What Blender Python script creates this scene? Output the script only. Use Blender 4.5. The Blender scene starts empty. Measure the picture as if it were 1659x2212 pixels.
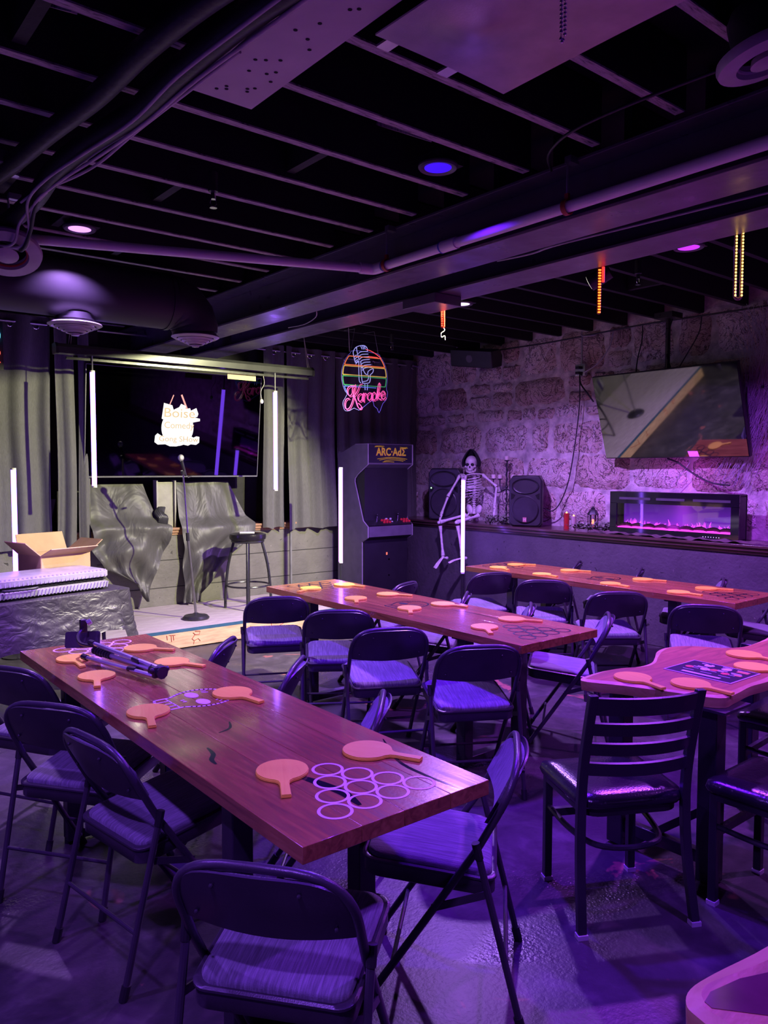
import bpy, math, random
from mathutils import Vector, Matrix, Euler
random.seed(11)
PI = math.pi
S = bpy.context.scene
COL = S.collection

# ------------------------------------------------------------------ camera
cam = bpy.data.cameras.new('camera')
cam_o = bpy.data.objects.new('camera', cam); COL.objects.link(cam_o)
cam.sensor_fit = 'VERTICAL'; cam.sensor_height = 36.0
cam.lens = 36.0 * 1672.9 / 2212.0
cam.clip_start = 0.05; cam.clip_end = 60
cam_o.location = (0, 0, 1.62)
cam_o.rotation_euler = (math.radians(90 - 3.183), math.radians(-0.07), math.radians(-38.97))
S.camera = cam_o

# ------------------------------------------------------------------ world, exposure
W = bpy.data.worlds.new('world'); S.world = W; W.use_nodes = True
W.node_tree.nodes['Background'].inputs[0].default_value = (0.10, 0.05, 0.30, 1)
W.node_tree.nodes['Background'].inputs[1].default_value = 0.006
S.view_settings.view_transform = 'Standard'; S.view_settings.look = 'None'
S.view_settings.gamma = 1.0; S.view_settings.use_curve_mapping = False
S.view_settings.exposure = 0.0
S.cycles.max_bounces = 5; S.cycles.diffuse_bounces = 3; S.cycles.glossy_bounces = 3; S.cycles.transmission_bounces = 4
S.cycles.caustics_reflective = False; S.cycles.caustics_refractive = False

# colours and powers of the lamps (built further down, each in its fixture)
DOWNLIGHTS = [  # x, y, z, lamp colour, watts, face colour, face strength
    (2.55, 2.75, 3.038, (0.12, 0.008, 1.00), 95, (0.035, 0.004, 1.0), 1.3),
    (1.54, 4.78, 3.038, (0.50, 0.25, 1.00), 72, (0.75, 0.34, 1.0), 1.5),
    (4.60, 4.66, 2.985, (0.44, 0.20, 1.00), 185, (0.75, 0.55, 1.0), 2.2),
    (4.52, 2.60, 2.985, (0.38, 0.055, 1.00), 120, (0.45, 0.03, 1.0), 1.5),
    (2.40, 0.55, 3.038, (0.20, 0.03, 1.00), 54, (0.30, 0.06, 1.0), 1.5),  # from here down unseen, added so ceiling and chair backs get light
    (-0.30, 0.70, 3.038, (0.28, 0.085, 1.00), 72, (0.30, 0.10, 1.0), 1.5),
    (-0.30, 2.75, 3.038, (0.27, 0.08, 1.00), 48, (0.30, 0.08, 1.0), 1.5),
    (4.66, 0.55, 3.038, (0.48, 0.09, 1.00), 75, (0.50, 0.08, 1.0), 1.5),
]
TUBE_COL, TUBE_STR = (0.25, 0.08, 1.0), 16.0
SPOT_COL, SPOT_W = (1.0, 0.97, 0.56), 1500

# ------------------------------------------------------------------ mesh helpers
class MB:
    def __init__(s): s.v = []; s.f = []
    def add(s, vs, fs):
        o = len(s.v); s.v += [tuple(p) for p in vs]; s.f += [tuple(i + o for i in f) for f in fs]; return s
    def box(s, c, d, m=None):
        x, y, z = d[0] / 2, d[1] / 2, d[2] / 2
        vs = [Vector((a * x, b * y, e * z)) for e in (-1, 1) for b in (-1, 1) for a in (-1, 1)]
        if m is not None: vs = [m @ p for p in vs]
        c = Vector(c)
        return s.add([p + c for p in vs], [(0, 2, 3, 1), (4, 5, 7, 6), (0, 1, 5, 4), (2, 6, 7, 3), (0, 4, 6, 2), (1, 3, 7, 5)])
    def bar(s, a, b, w, h, up=(0, 0, 1)):
        a, b = Vector(a), Vector(b); d = (b - a); L = d.length; d.normalize()
        u = Vector(up); r = d.cross(u)
        if r.length < 1e-4: r = d.cross(Vector((1, 0, 0)))
        r.normalize(); u = r.cross(d)
        m = Matrix((r, d, u)).transposed()
        return s.box((a + b) / 2, (w, L, h), m)
    def tube(s, path, r, n=8, closed=False, caps=True):
        P = [Vector(p) for p in path]; k = len(P)
        R = r if isinstance(r, (list, tuple)) else [r] * k
        up = None; rings = []
        for i, p in enumerate(P):
            if closed: t = P[(i + 1) % k] - P[i - 1]
            else: t = P[min(i + 1, k - 1)] - P[max(i - 1, 0)]
            if t.length < 1e-9: t = Vector((0, 0, 1))
            t.normalize()
            if up is None:
                up = Vector((0, 0, 1)) if abs(t.z) < .9 else Vector((1, 0, 0))
            a = t.cross(up)
            if a.length < 1e-5: a = t.cross(Vector((0.3, 1, .2)))
            a.normalize(); b = a.cross(t); up = b
            rings.append([p + (a * math.cos(2 * PI * j / n) + b * math.sin(2 * PI * j / n)) * R[i] for j in range(n)])
        vs = [q for g in rings for q in g]; fs = []
        for i in range(k if closed else k - 1):
            i2 = (i + 1) % k
            for j in range(n):
                j2 = (j + 1) % n
                fs.append((i * n + j, i * n + j2, i2 * n + j2, i2 * n + j))
        if caps and not closed:
            fs.append(tuple(range(n))); fs.append(tuple((k - 1) * n + j for j in reversed(range(n))))
        return s.add(vs, fs)
    def cyl(s, a, b, r, r2=None, n=12): return s.tube([a, b], [r, r if r2 is None else r2], n)
    def lathe(s, prof, n=16, c=(0, 0, 0), m=None, caps=True):
        c = Vector(c); vs = []
        for r, z in prof:
            for j in range(n):
                p = Vector((r * math.cos(2 * PI * j / n), r * math.sin(2 * PI * j / n), z))
                vs.append((m @ p if m is not None else p) + c)
        fs = [(i * n + j, i * n + (j + 1) % n, (i + 1) * n + (j + 1) % n, (i + 1) * n + j) for i in range(len(prof) - 1) for j in range(n)]
        if caps:
            fs.append(tuple(reversed(range(n)))); fs.append(tuple((len(prof) - 1) * n + j for j in range(n)))
        return s.add(vs, fs)
    def prism(s, poly, z0, z1, m=None, c=(0, 0, 0)):
        n = len(poly); c = Vector(c)
        vs = [Vector((x, y, z0)) for x, y in poly] + [Vector((x, y, z1)) for x, y in poly]
        vs = [(m @ p if m is not None else p) + c for p in vs]
        fs = [tuple(reversed(range(n))), tuple(range(n, 2 * n))] + [(i, (i + 1) % n, n + (i + 1) % n, n + i) for i in range(n)]
        return s.add(vs, fs)
    def ball(s, c, r, n=10, m=6, sc=(1, 1, 1), mat=None):
        prof = [(math.sin(PI * i / m), -math.cos(PI * i / m)) for i in range(m + 1)]
        prof[0] = (1e-4, -1); prof[-1] = (1e-4, 1)
        M = Matrix.Diagonal((r * sc[0], r * sc[1], r * sc[2]))
        if mat is not None: M = mat @ M
        return s.lathe(prof, n, c, M)
    def grid(s, fn, nu, nv, closed_u=False):
        vs = [fn(i / nu, j / nv) for j in range(nv + 1) for i in range(nu + (0 if closed_u else 1))]
        w = nu if closed_u else nu + 1
        fs = [(j * w + i, j * w + (i + 1) % w, (j + 1) * w + (i + 1) % w, (j + 1) * w + i) for j in range(nv) for i in range(nu)]
        return s.add(vs, fs)
    def sheet(s, fn, nu, nv, t):
        """grid with thickness: fn(u, v) -> (point, normal)"""
        A = [fn(i / nu, j / nv) for j in range(nv + 1) for i in range(nu + 1)]
        vs = [Vector(p) + Vector(q) * t / 2 for p, q in A] + [Vector(p) - Vector(q) * t / 2 for p, q in A]
        w = nu + 1; N = len(A); fs = []
        for j in range(nv):
            for i in range(nu):
                a, b, c_, d = j * w + i, j * w + i + 1, (j + 1) * w + i + 1, (j + 1) * w + i
                fs += [(a, b, c_, d), (N + d, N + c_, N + b, N + a)]
        edge = [j * w for j in range(nv + 1)]
        def rim(seq):
            for a, b in zip(seq, seq[1:]): fs.append((a, N + a, N + b, b))
        rim([i for i in range(w)][::-1]); rim([nv * w + i for i in range(w)])
        rim([j * w for j in range(nv + 1)]); rim([j * w + nu for j in range(nv + 1)][::-1])
        return s.add(vs, fs)
    def mesh(s, name, mat, smooth=35):
        me = bpy.data.meshes.new(name); me.from_pydata(s.v, [], s.f)
        if mat is not None: me.materials.append(mat)
        if smooth:
            me.polygons.foreach_set('use_smooth', [True] * len(me.polygons))
            me.set_sharp_from_angle(angle=math.radians(smooth))
        me.update(); return me
    def build(s, name, mat, parent=None, smooth=35, bevel=0, loc=None, rot=None):
        o = bpy.data.objects.new(name, s.mesh(name, mat, smooth)); COL.objects.link(o)
        if parent is not None: o.parent = parent
        if loc is not None: o.location = loc
        if rot is not None: o.rotation_euler = rot
        if bevel:
            b = o.modifiers.new('bevel', 'BEVEL'); b.width = bevel; b.segments = 2; b.limit_method = 'ANGLE'; b.angle_limit = math.radians(40)
        return o
def tag(o, label, cat=None, group=None, kind=None):
    if label: o['label'] = label
    if cat: o['category'] = cat
    if group: o['group'] = group
    if kind: o['kind'] = kind
    return o
def struct(o, label=None): o['kind'] = 'structure'; return tag(o, label) if label else o
def thing(name, label, cat, loc=(0, 0, 0), rz=0, group=None, rot=None):
    o = bpy.data.objects.new(name, None); COL.objects.link(o); o.empty_display_size = .1
    o.location = loc; o.rotation_euler = rot if rot else (0, 0, rz)
    return tag(o, label, cat, group)
def copy_tree(o, parent=None):
    c = o.copy(); COL.objects.link(c); c.parent = parent
    for ch in list(o.children): copy_tree(ch, c)
    return c
def rotz(a): return Matrix.Rotation(a, 3, 'Z')
def rotx(a): return Matrix.Rotation(a, 3, 'X')
def roty(a): return Matrix.Rotation(a, 3, 'Y')
def smooth_path(P, k=6, closed=False):
    P = [Vector(p) for p in P]; n = len(P); out = []
    for i in range(n if closed else n - 1):
        if closed: a, b, c, d = P[i - 1], P[i], P[(i + 1) % n], P[(i + 2) % n]
        else: a, b, c, d = P[max(i - 1, 0)], P[i], P[i + 1], P[min(i + 2, n - 1)]
        for j in range(k):
            t = j / k
            out.append(.5 * ((2 * b) + (c - a) * t + (2 * a - 5 * b + 4 * c - d) * t * t + (3 * b - a - 3 * c + d) * t ** 3))
    if not closed: out.append(P[-1])
    return out
def arc(cx, cy, r, a0, a1, n): return [(cx + r * math.cos(a0 + (a1 - a0) * i / n), cy + r * math.sin(a0 + (a1 - a0) * i / n)) for i in range(n + 1)]
def rrect(w, h, r, n=4):
    p = []
    for sx, sy, a in ((1, 1, 0), (-1, 1, PI / 2), (-1, -1, PI), (1, -1, 1.5 * PI)):
        p += arc(sx * (w / 2 - r), sy * (h / 2 - r), r, a, a + PI / 2, n)
    return p

# ------------------------------------------------------------------ materials
def newmat(name):
    m = bpy.data.materials.new(name); m.use_nodes = True
    nt = m.node_tree; return m, nt, nt.nodes, nt.links, nt.nodes['Principled BSDF']
def texco(N, L, scale=(1, 1, 1), kind='Object'):
    tc = N.new('ShaderNodeTexCoord'); mp = N.new('ShaderNodeMapping'); mp.inputs['Scale'].default_value = scale
    L.new(tc.outputs[kind], mp.inputs[0]); return mp.outputs[0]
def noise(N, L, vec, scale, detail=4, rough=.5, dist=0):
    n = N.new('ShaderNodeTexNoise'); n.inputs['Scale'].default_value = scale; n.inputs['Detail'].default_value = detail
    n.inputs['Roughness'].default_value = rough; n.inputs['Distortion'].default_value = dist
    L.new(vec, n.inputs['Vector']); return n.outputs['Fac']
def ramp(N, L, fac, stops):
    r = N.new('ShaderNodeValToRGB'); e = r.color_ramp.elements
    while len(e) < len(stops): e.new(.5)
    for i, (p, c) in enumerate(stops):
        e[i].position = p; e[i].color = (*c, 1) if len(c) == 3 else c
    L.new(fac, r.inputs[0]); return r.outputs[0]
def mix(N, L, fac, a, b, mode='MIX'):
    m = N.new('ShaderNodeMix'); m.data_type = 'RGBA'; m.blend_type = mode
    for sock, val in ((0, fac), (6, a), (7, b)):
        if hasattr(val, 'is_output'): L.new(val, m.inputs[sock])
        elif sock == 0: m.inputs[0].default_value = val
        else: m.inputs[sock].default_value = (*val, 1)
    return m.outputs[2]
def bump(N, L, P, h, strength, dist=.01):
    b = N.new('ShaderNodeBump'); b.inputs['Strength'].default_value = strength; b.inputs['Distance'].default_value = dist
    L.new(h, b.inputs['Height']); L.new(b.outputs[0], P.inputs['Normal'])
def M(name, col, rough=.5, metal=0, var=.15, scale=9, bmp=0, bscale=80, emit=None, est=0, coat=0, spec=.5, stretch=(1, 1, 1), alpha=1, trans=0, rvar=0):
    m, nt, N, L, P = newmat(name)
    v = texco(N, L, stretch)
    f = noise(N, L, v, scale, 4)
    lo = tuple(c * (1 - var) for c in col); hi = tuple(min(1, c * (1 + var)) for c in col)
    L.new(ramp(N, L, f, [(.3, lo), (.7, hi)]), P.inputs['Base Color'])
    P.inputs['Roughness'].default_value = rough; P.inputs['Metallic'].default_value = metal
    P.inputs['Specular IOR Level'].default_value = spec
    if rvar:
        L.new(ramp(N, L, noise(N, L, v, scale * 2.3, 3), [(.3, (rough - rvar,) * 3), (.7, (rough + rvar,) * 3)]), P.inputs['Roughness'])
    if coat: P.inputs['Coat Weight'].default_value = coat; P.inputs['Coat Roughness'].default_value = .1
    if bmp: bump(N, L, P, noise(N, L, v, bscale, 3), bmp)
    if emit: P.inputs['Emission Color'].default_value = (*emit, 1); P.inputs['Emission Strength'].default_value = est
    if alpha < 1: P.inputs['Alpha'].default_value = alpha
    if trans: P.inputs['Transmission Weight'].default_value = trans
    return m
def emis(name, col, st, base=1.0):
    m, nt, N, L, P = newmat(name)
    P.inputs['Base Color'].default_value = (*[min(1, c) * base for c in col], 1); P.inputs['Roughness'].default_value = .4
    P.inputs['Emission Color'].default_value = (*col, 1); P.inputs['Emission Strength'].default_value = st
    if 'led_tube' not in name: m.cycles.emission_sampling = 'NONE'
    return m
def crease(name, col, rough, scale, strength, dist, squash=(1, 1, 1)):
    m, nt, N, L, P = newmat(name)
    v = texco(N, L, squash)
    def ridge(s, d):
        a = N.new('ShaderNodeMath'); a.operation = 'SUBTRACT'; L.new(noise(N, L, v, s, 3, .5, d), a.inputs[0]); a.inputs[1].default_value = .5
        b = N.new('ShaderNodeMath'); b.operation = 'ABSOLUTE'; L.new(a.outputs[0], b.inputs[0]); return b.outputs[0]
    h = N.new('ShaderNodeMath'); h.operation = 'ADD'; L.new(ridge(scale, .6), h.inputs[0]); L.new(ridge(scale * 2.3, .8), h.inputs[1])
    f = noise(N, L, v, scale * 1.5, 4)
    L.new(ramp(N, L, f, [(.3, tuple(c * .8 for c in col)), (.7, tuple(c * 1.2 for c in col))]), P.inputs['Base Color'])
    P.inputs['Roughness'].default_value = rough
    bump(N, L, P, h.outputs[0], strength, dist)
    return m
BLACK = M('black_paint', (.018, .017, .02), .45, bmp=.15, bscale=40)
BLACKM = M('black_metal', (.022, .021, .026), .32, .0, spec=.6, rvar=.06)
CHAIRM = M('charcoal_powder_coat', (.05, .047, .055), .33, .15, bmp=.08, bscale=300)
CHROME = M('chrome', (.75, .75, .78), .18, 1, var=.05)
STEEL = M('galvanised_steel', (.55, .55, .58), .4, .9)
BEAM = M('painted_steel_beam', (.13, .115, .14), .36, .0, bmp=.25, bscale=14, scale=3, rvar=.1, spec=.6)
RUBBER = M('black_rubber', (.012, .012, .013), .6)
PLASTIC = M('black_plastic', (.02, .02, .022), .38, bmp=.1, bscale=400)
WHITEP = M('white_plastic', (.75, .74, .7), .45)
PVC = M('white_pvc_pipe', (.88, .87, .88), .38, var=.05)
RED = M('red_bracket', (.45, .04, .03), .5)
CORDG = M('grey_cord', (.45, .44, .46), .6)
CORDK = M('black_cord', (.02, .02, .022), .5)
ROPEW = M('white_cord', (.6, .58, .56), .6)
# ================================================================== SETTING
def floor_mat():
    m, nt, N, L, P = newmat('worn_dark_concrete')
    v = texco(N, L)
    big = noise(N, L, v, .9, 4, .6, .6); mid = noise(N, L, v, 5, 4, .65, .4); fine = noise(N, L, v, 55, 2, .6)
    c = ramp(N, L, mid, [(.3, (.03, .028, .03)), (.55, (.055, .05, .052)), (.8, (.12, .11, .108))])
    c2 = ramp(N, L, noise(N, L, v, 1.7, 4, .7, 1.2), [(.63, (0, 0, 0)), (.67, (1, 1, 1))])
    c = mix(N, L, c2, c, (.26, .10, .08))
    mask = ramp(N, L, big, [(.52, (0, 0, 0)), (.64, (1, 1, 1))])
    L.new(c, P.inputs['Base Color']); P.inputs['Specular IOR Level'].default_value = .32
    L.new(mix(N, L, mask, (.40, .40, .40), (.20, .20, .20)), P.inputs['Roughness'])
    cr = N.new('ShaderNodeTexVoronoi'); cr.inputs['Scale'].default_value = 95; L.new(v, cr.inputs['Vector'])
    h = mix(N, L, mask, fine, mix(N, L, .6, fine, cr.outputs['Distance']))
    hh = mix(N, L, mask, mix(N, L, .75, h, (.5, .5, .5)), h)
    bump(N, L, P, hh, .55, .008)
    return m
def concrete_mat(name, base, pits=.5):
    m, nt, N, L, P = newmat(name)
    v = texco(N, L)
    a = noise(N, L, v, 2.2, 6, .6); b = noise(N, L, v, 24, 4, .6)
    lo = tuple(c * .75 for c in base); hi = tuple(c * 1.3 for c in base)
    c = ramp(N, L, a, [(.3, lo), (.7, hi)])
    pit = ramp(N, L, noise(N, L, v, 17, 2, .5, .8), [(.70, (0, 0, 0)), (.74, (1, 1, 1))])
    c = mix(N, L, pit, c, tuple(q * .35 for q in base))
    chip = ramp(N, L, noise(N, L, v, 11, 3, .6, 1.5), [(.735, (0, 0, 0)), (.745, (1, 1, 1))])
    c = mix(N, L, chip, c, (.34, .32, .28))
    L.new(c, P.inputs['Base Color']); P.inputs['Roughness'].default_value = .62
    bump(N, L, P, mix(N, L, pit, b, (0, 0, 0)), .5, .012)
    return m
def stone_mat():
    m, nt, N, L, P = newmat('rubble_stone')
    v = texco(N, L, (1, 1, 1))
    oi = N.new('ShaderNodeObjectInfo'); ad = N.new('ShaderNodeVectorMath'); ad.operation = 'ADD'
    mu = N.new('ShaderNodeVectorMath'); mu.operation = 'SCALE'; mu.inputs['Scale'].default_value = 3.0
    L.new(oi.outputs['Random'], mu.inputs[0]); L.new(v, ad.inputs[0]); L.new(mu.outputs[0], ad.inputs[1]); v = ad.outputs[0]
    a = noise(N, L, v, 3.2, 4, .6, .8); b = noise(N, L, v, 9, 4, .65, 1.4); vein = noise(N, L, v, 5.5, 3, .6, 2.2); f = noise(N, L, v, 60, 2, .7)
    c = ramp(N, L, a, [(.26, (.46, .34, .28)), (.40, (.72, .60, .53)), (.56, (.88, .80, .73)), (.75, (.95, .90, .85))])
    c = mix(N, L, ramp(N, L, b, [(.50, (0, 0, 0)), (.62, (.9, .9, .9))]), c, (.93, .89, .84))
    tint = ramp(N, L, oi.outputs['Random'], [(0, (.62, .46, .42)), (.2, (.88, .78, .72)), (.45, (1, .97, .94)), (.75, (.95, .87, .82)), (1, (.58, .42, .40))])
    c = mix(N, L, .8, c, tint, 'MULTIPLY')
    ln = ramp(N, L, vein, [(.478, (0, 0, 0)), (.5, (1, 1, 1)), (.522, (0, 0, 0))])
    c = mix(N, L, mix(N, L, .7, (0, 0, 0), ln), c, (.14, .09, .08))
    L.new(c, P.inputs['Base Color']); P.inputs['Roughness'].default_value = .85; P.inputs['Specular IOR Level'].default_value = .25
    h = mix(N, L, .45, b, f); h = mix(N, L, ln, h, (0, 0, 0))
    bump(N, L, P, h, 1.0, .04)
    return m
FLOOR_M = floor_mat()
CONC_K = concrete_mat('black_painted_concrete', (.085, .08, .085))
CONC_S = concrete_mat('grey_painted_block', (.16, .155, .13))
STONE_M = stone_mat()
MORTAR = M('lime_mortar', (.64, .58, .53), .9, var=.4, scale=9, bmp=1.0, bscale=30)
DKWALL = M('black_painted_stone', (.02, .018, .02), .7, bmp=.6, bscale=12)

X0, X1, Y0, Y1, ZJ = -2.6, 6.80, -2.6, 8.10, 3.05
XL, YL, ZL = 6.36, 7.75, 1.00            # fronts and height of the concrete ledges
struct(MB().box(((X0 + X1) / 2, (Y0 + Y1) / 2, -.1), (X1 - X0 + .8, Y1 - Y0 + .8, .2)).build('floor', FLOOR_M), 'worn dark concrete floor with glossy rough patches')
wr = struct(MB().box((X1 + .15, (Y0 + Y1) / 2, 1.65), (.3, Y1 - Y0 + .6, 3.3)).build('wall_right', MORTAR), 'rubble stone basement wall with pale lime mortar')
struct(MB().box(((X0 + X1) / 2, Y1 + .15, 1.65), (X1 - X0, .3, 3.3)).build('wall_back', DKWALL), 'black back wall behind the curtains')
struct(MB().box((X0 - .15, (Y0 + Y1) / 2, 1.65), (.3, Y1 - Y0, 3.3)).build('wall_left', DKWALL), 'black side wall')
struct(MB().box(((X0 + X1) / 2, Y0 - .15, 1.65), (X1 - X0 + .6, .3, 3.3)).build('wall_front', DKWALL), 'black wall behind the camera')
# --- individual stones of the rubble wall
rs = random.Random(5)
def stone(y0, y1, z0, z1):
    nu, nv = 7, 5; h = rs.uniform(.014, .046); tz = rs.uniform(-.3, .3); ty = rs.uniform(-.3, .3)
    j = [[rs.uniform(-.022, .022) for _ in range(4)] for _ in range(2)]
    ph = rs.uniform(0, 9); cy, cz = (y0 + y1) / 2, (z0 + z1) / 2
    jit = {}
    def fn(u, v):
        k = (round(u * nu), round(v * nv))
        a = (1 - u) * (1 - v); b = u * (1 - v); c = u * v; d = (1 - u) * v
        y = y0 + (y1 - y0) * u + a * j[0][0] + b * j[0][1] + c * j[0][2] + d * j[0][3]
        z = z0 + (z1 - z0) * v + a * j[1][0] + b * j[1][1] + c * j[1][2] + d * j[1][3]
        e = min(u, 1 - u) * (y1 - y0); g = min(v, 1 - v) * (z1 - z0)
        cu, cv = abs(u - .5) * 2, abs(v - .5) * 2
        if cu + cv > 1.72:
            y += (cy - y) * .16; z += (cz - z) * .18
        if k[0] in (0, nu) or k[1] in (0, nv):
            y += rs.uniform(-.018, .018); z += rs.uniform(-.016, .016)
        t = min(1, min(e, g) / .035) if min(e, g) > 1e-6 else 0
        x = -h * (t ** .5) * (1 + tz * (v - .5) + ty * (u - .5)) + (rs.uniform(-.009, .009) if t > 0 else .012)
        return Vector((x, y - cy, z - cz))
    b = MB().grid(fn, nu, nv)
    o = b.build('stone', STONE_M, wr, smooth=55)
    o.location = (X1, cy, cz)
z = ZL + .02
while z < 3.02:
    hh = rs.choice((.16, .22, .27, .32, .38)); hh = min(hh, 3.12 - z)
    if 3.1 - (z + hh) < .1: hh = 3.1 - z
    y = 1.7 + rs.uniform(-.2, .2)
    while y < 8.05:
        w = rs.uniform(.24, .74) * (1.1 if hh > .2 else .8)
        g = rs.uniform(.008, .026)
        if hh > .25 and w < .4 and rs.random() < .6:
            s_ = hh * rs.uniform(.4, .6)
            stone(y + g / 2, y + w - g / 2, z + .006, z + s_ - .008); stone(y + g / 2, y + w - g / 2, z + s_ + .008, z + hh - .01)
        else:
            stone(y + g / 2, min(y + w, 8.1) - g / 2, z + rs.uniform(.004, .016), z + hh - rs.uniform(.004, .016))
        y += w
    z += hh
# --- concrete half walls and their ledges
def slab_with_chips(name, c, d, mat): return struct(MB().box(c, d).build(name, mat, bevel=.006))
tag(slab_with_chips('wall_right_ledge', ((XL + X1) / 2, (Y0 + Y1) / 2, (ZL - .05) / 2), (X1 - XL, Y1 - Y0, ZL - .05), CONC_K), 'black painted concrete half wall under the stone')
tag(slab_with_chips('wall_back_ledge', ((X0 + XL) / 2 - .001, (YL + Y1) / 2, (ZL - .05) / 2), (XL - X0 - .004, Y1 - YL, ZL - .05), CONC_S), 'grey painted concrete half wall behind the stage')
LEDGE_M = M('dark_stained_ledge_board', (.085, .045, .04), .28, var=.3, scale=5, stretch=(6, .6, 1), bmp=.1, coat=.3)
def ledge_trim(n, x0, x1, y0, y1, ax, mat=LEDGE_M):
    b = MB()
    b.box(((x0 + x1) / 2, (y0 + y1) / 2, ZL - .0125), (x1 - x0, y1 - y0, .025))
    if ax == 'x':
        b.box((x0 + .032, (y0 + y1) / 2, ZL - .041), (.03, y1 - y0, .03)); b.box((x0 + .044, (y0 + y1) / 2, ZL - .068), (.018, y1 - y0, .024))
    else:
        b.box(((x0 + x1) / 2, y0 + .032, ZL - .041), (x1 - x0, .03, .03)); b.box(((x0 + x1) / 2, y0 + .044, ZL - .068), (x1 - x0, .018, .024))
    return struct(b.build(n, mat, bevel=.004))
tag(ledge_trim('trim_1', XL - .05, X1 - .001, Y0, Y1 - .36, 'x'), 'dark moulded ledge board along the stone wall')
tag(ledge_trim('trim_2', X0, XL - .06, YL - .05, Y1, 'y', M('oiled_sill_board', (.36, .20, .11), .4, var=.25, stretch=(.6, 6, 1))), 'wooden sill board on the back half wall')
# recessed joints in the back half wall
jm = M('dark_joint', (.03, .03, .028), .9)
bj = MB()
for zz in (.37, .66): bj.box((4.6, YL - .001, zz), (4.0, .006, .006))
struct(bj.build('trim_3', jm), 'scored joints across the back half wall')
struct(MB().box((4.85, YL - .012, .5), (.022, .024, .94)).build('trim_4', M('pale_conduit', (.2, .2, .19), .5)), 'vertical conduit on the back half wall')

# --- ceiling: boards, joists with worn undersides paled as if lit from below, blocking, steel beams
ceil = struct(MB().box(((X0 + X1) / 2, (Y0 + Y1) / 2, 3.36), (X1 - X0 + .6, Y1 - Y0 + .6, .10)).build('ceiling', M('black_subfloor', (.006, .006, .008), .8, bmp=.3, bscale=10)), 'black open joist ceiling')
def worn_uplit_mat():
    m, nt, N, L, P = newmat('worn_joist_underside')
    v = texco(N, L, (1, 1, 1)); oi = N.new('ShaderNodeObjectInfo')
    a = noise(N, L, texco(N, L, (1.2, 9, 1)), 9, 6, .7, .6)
    c = ramp(N, L, a, [(.36, (.10, .09, .09)), (.46, (.42, .39, .38)), (.7, (.70, .66, .64))])  # wear and light from below both painted into these pale tones
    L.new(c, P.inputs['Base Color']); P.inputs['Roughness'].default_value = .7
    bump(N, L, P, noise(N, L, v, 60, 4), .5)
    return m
WORN_UPLIT = worn_uplit_mat()
JOIST = M('black_joist', (.010, .010, .012), .7, bmp=.4, bscale=20)
SPACING, YB = .405, 2.55
jm_l = MB().box((0, 0, .12), (5.55, .042, .24)).mesh('joist', JOIST); jm_r = MB().box((0, 0, .12), (3.62, .042, .24)).mesh('joist', JOIST)
lm_l = MB().box((0, 0, -.0035), (5.53, .041, .007)).mesh('lath', WORN_UPLIT); lm_r = MB().box((0, 0, -.0035), (3.6, .041, .007)).mesh('lath', JOIST)  # added underside skins; left ones carry wear and painted uplight
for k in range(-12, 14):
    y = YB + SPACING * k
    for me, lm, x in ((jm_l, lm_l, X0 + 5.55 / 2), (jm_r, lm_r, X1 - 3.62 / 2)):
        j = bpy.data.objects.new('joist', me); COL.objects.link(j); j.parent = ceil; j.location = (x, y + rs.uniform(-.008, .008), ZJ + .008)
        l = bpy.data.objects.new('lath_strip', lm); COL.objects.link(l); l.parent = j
for x, k in ((.75, 0), (1.05, 4), (1.75, 3), (1.45, 5), (2.1, 1), (1.95, 6), (4.3, 3), (4.6, 5), (5.6, 2)):
    MB().box((0, 0, 0), (.045, SPACING - .05, .2)).build('blocking_board', JOIST, ceil, loc=(x, YB + SPACING * (k + .5), ZJ + .13))
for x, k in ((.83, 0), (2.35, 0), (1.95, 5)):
    MB().bar((x, YB + SPACING * k + .03, ZJ + .02), (x - .02, YB + SPACING * (k + 1) - .03, ZJ + .2), .02, .03).build('bridging_lath', WORN_UPLIT, ceil)
def ibeam(x0, x1):
    b = MB(); ya, yb = Y0 + .02, Y1 - .02; xm = (x0 + x1) / 2; L_ = yb - ya; ym = (ya + yb) / 2
    b.box((xm, ym, 2.787), (x1 - x0, L_, .016)); b.box((xm, ym, 3.041), (x1 - x0, L_, .016)); b.box((xm, ym, 2.914), (.014, L_, .24))
    return b.build('steel_beam', BEAM, ceil, bevel=.003)
ibeam(2.98, 3.25); ibeam(3.53, 3.81)

# ================================================================== STAGE
def plank_mat():
    m, nt, N, L, P = newmat('whitewashed_stage_plank')
    v = texco(N, L, (1.2, 22, 1)); oi = N.new('ShaderNodeObjectInfo')
    a = noise(N, L, v, 5, 6, .7, .4)
    c = ramp(N, L, a, [(.3, (.30, .25, .24)), (.5, (.52, .46, .44)), (.7, (.68, .62, .60))])
    c = mix(N, L, .35, c, ramp(N, L, oi.outputs['Random'], [(0, (.7, .65, .65)), (1, (1, 1, 1))]), 'MULTIPLY')
    L.new(c, P.inputs['Base Color']); P.inputs['Roughness'].default_value = .5
    bump(N, L, P, a, .3, .006); return m
PINE = M('raw_pine', (.62, .42, .22), .55, var=.25, scale=4, stretch=(1.5, 9, 9), bmp=.15, bscale=20)
stage = tag(MB().box((3.35, 7.13, .075), (2.86, 1.2, .15)).build('stage_platform', PINE), 'low wooden stage platform with pale plank top and pine front board', 'stage')
sp = plank_mat(); n = 9; w = (7.74 - 6.51) / n
pm = MB().box((0, 0, 0), (2.90, w - .004, .024)).mesh('plank', sp)
for i in range(n):
    o = bpy.data.objects.new('plank', pm); COL.objects.link(o); o.parent = stage; o.location = (3.35, 6.51 + w * (i + .5), .168)
fb = MB().box((3.35, 6.515, .085), (2.9, .03, .15)).build('front_board', PINE, stage, bevel=.003)
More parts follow.
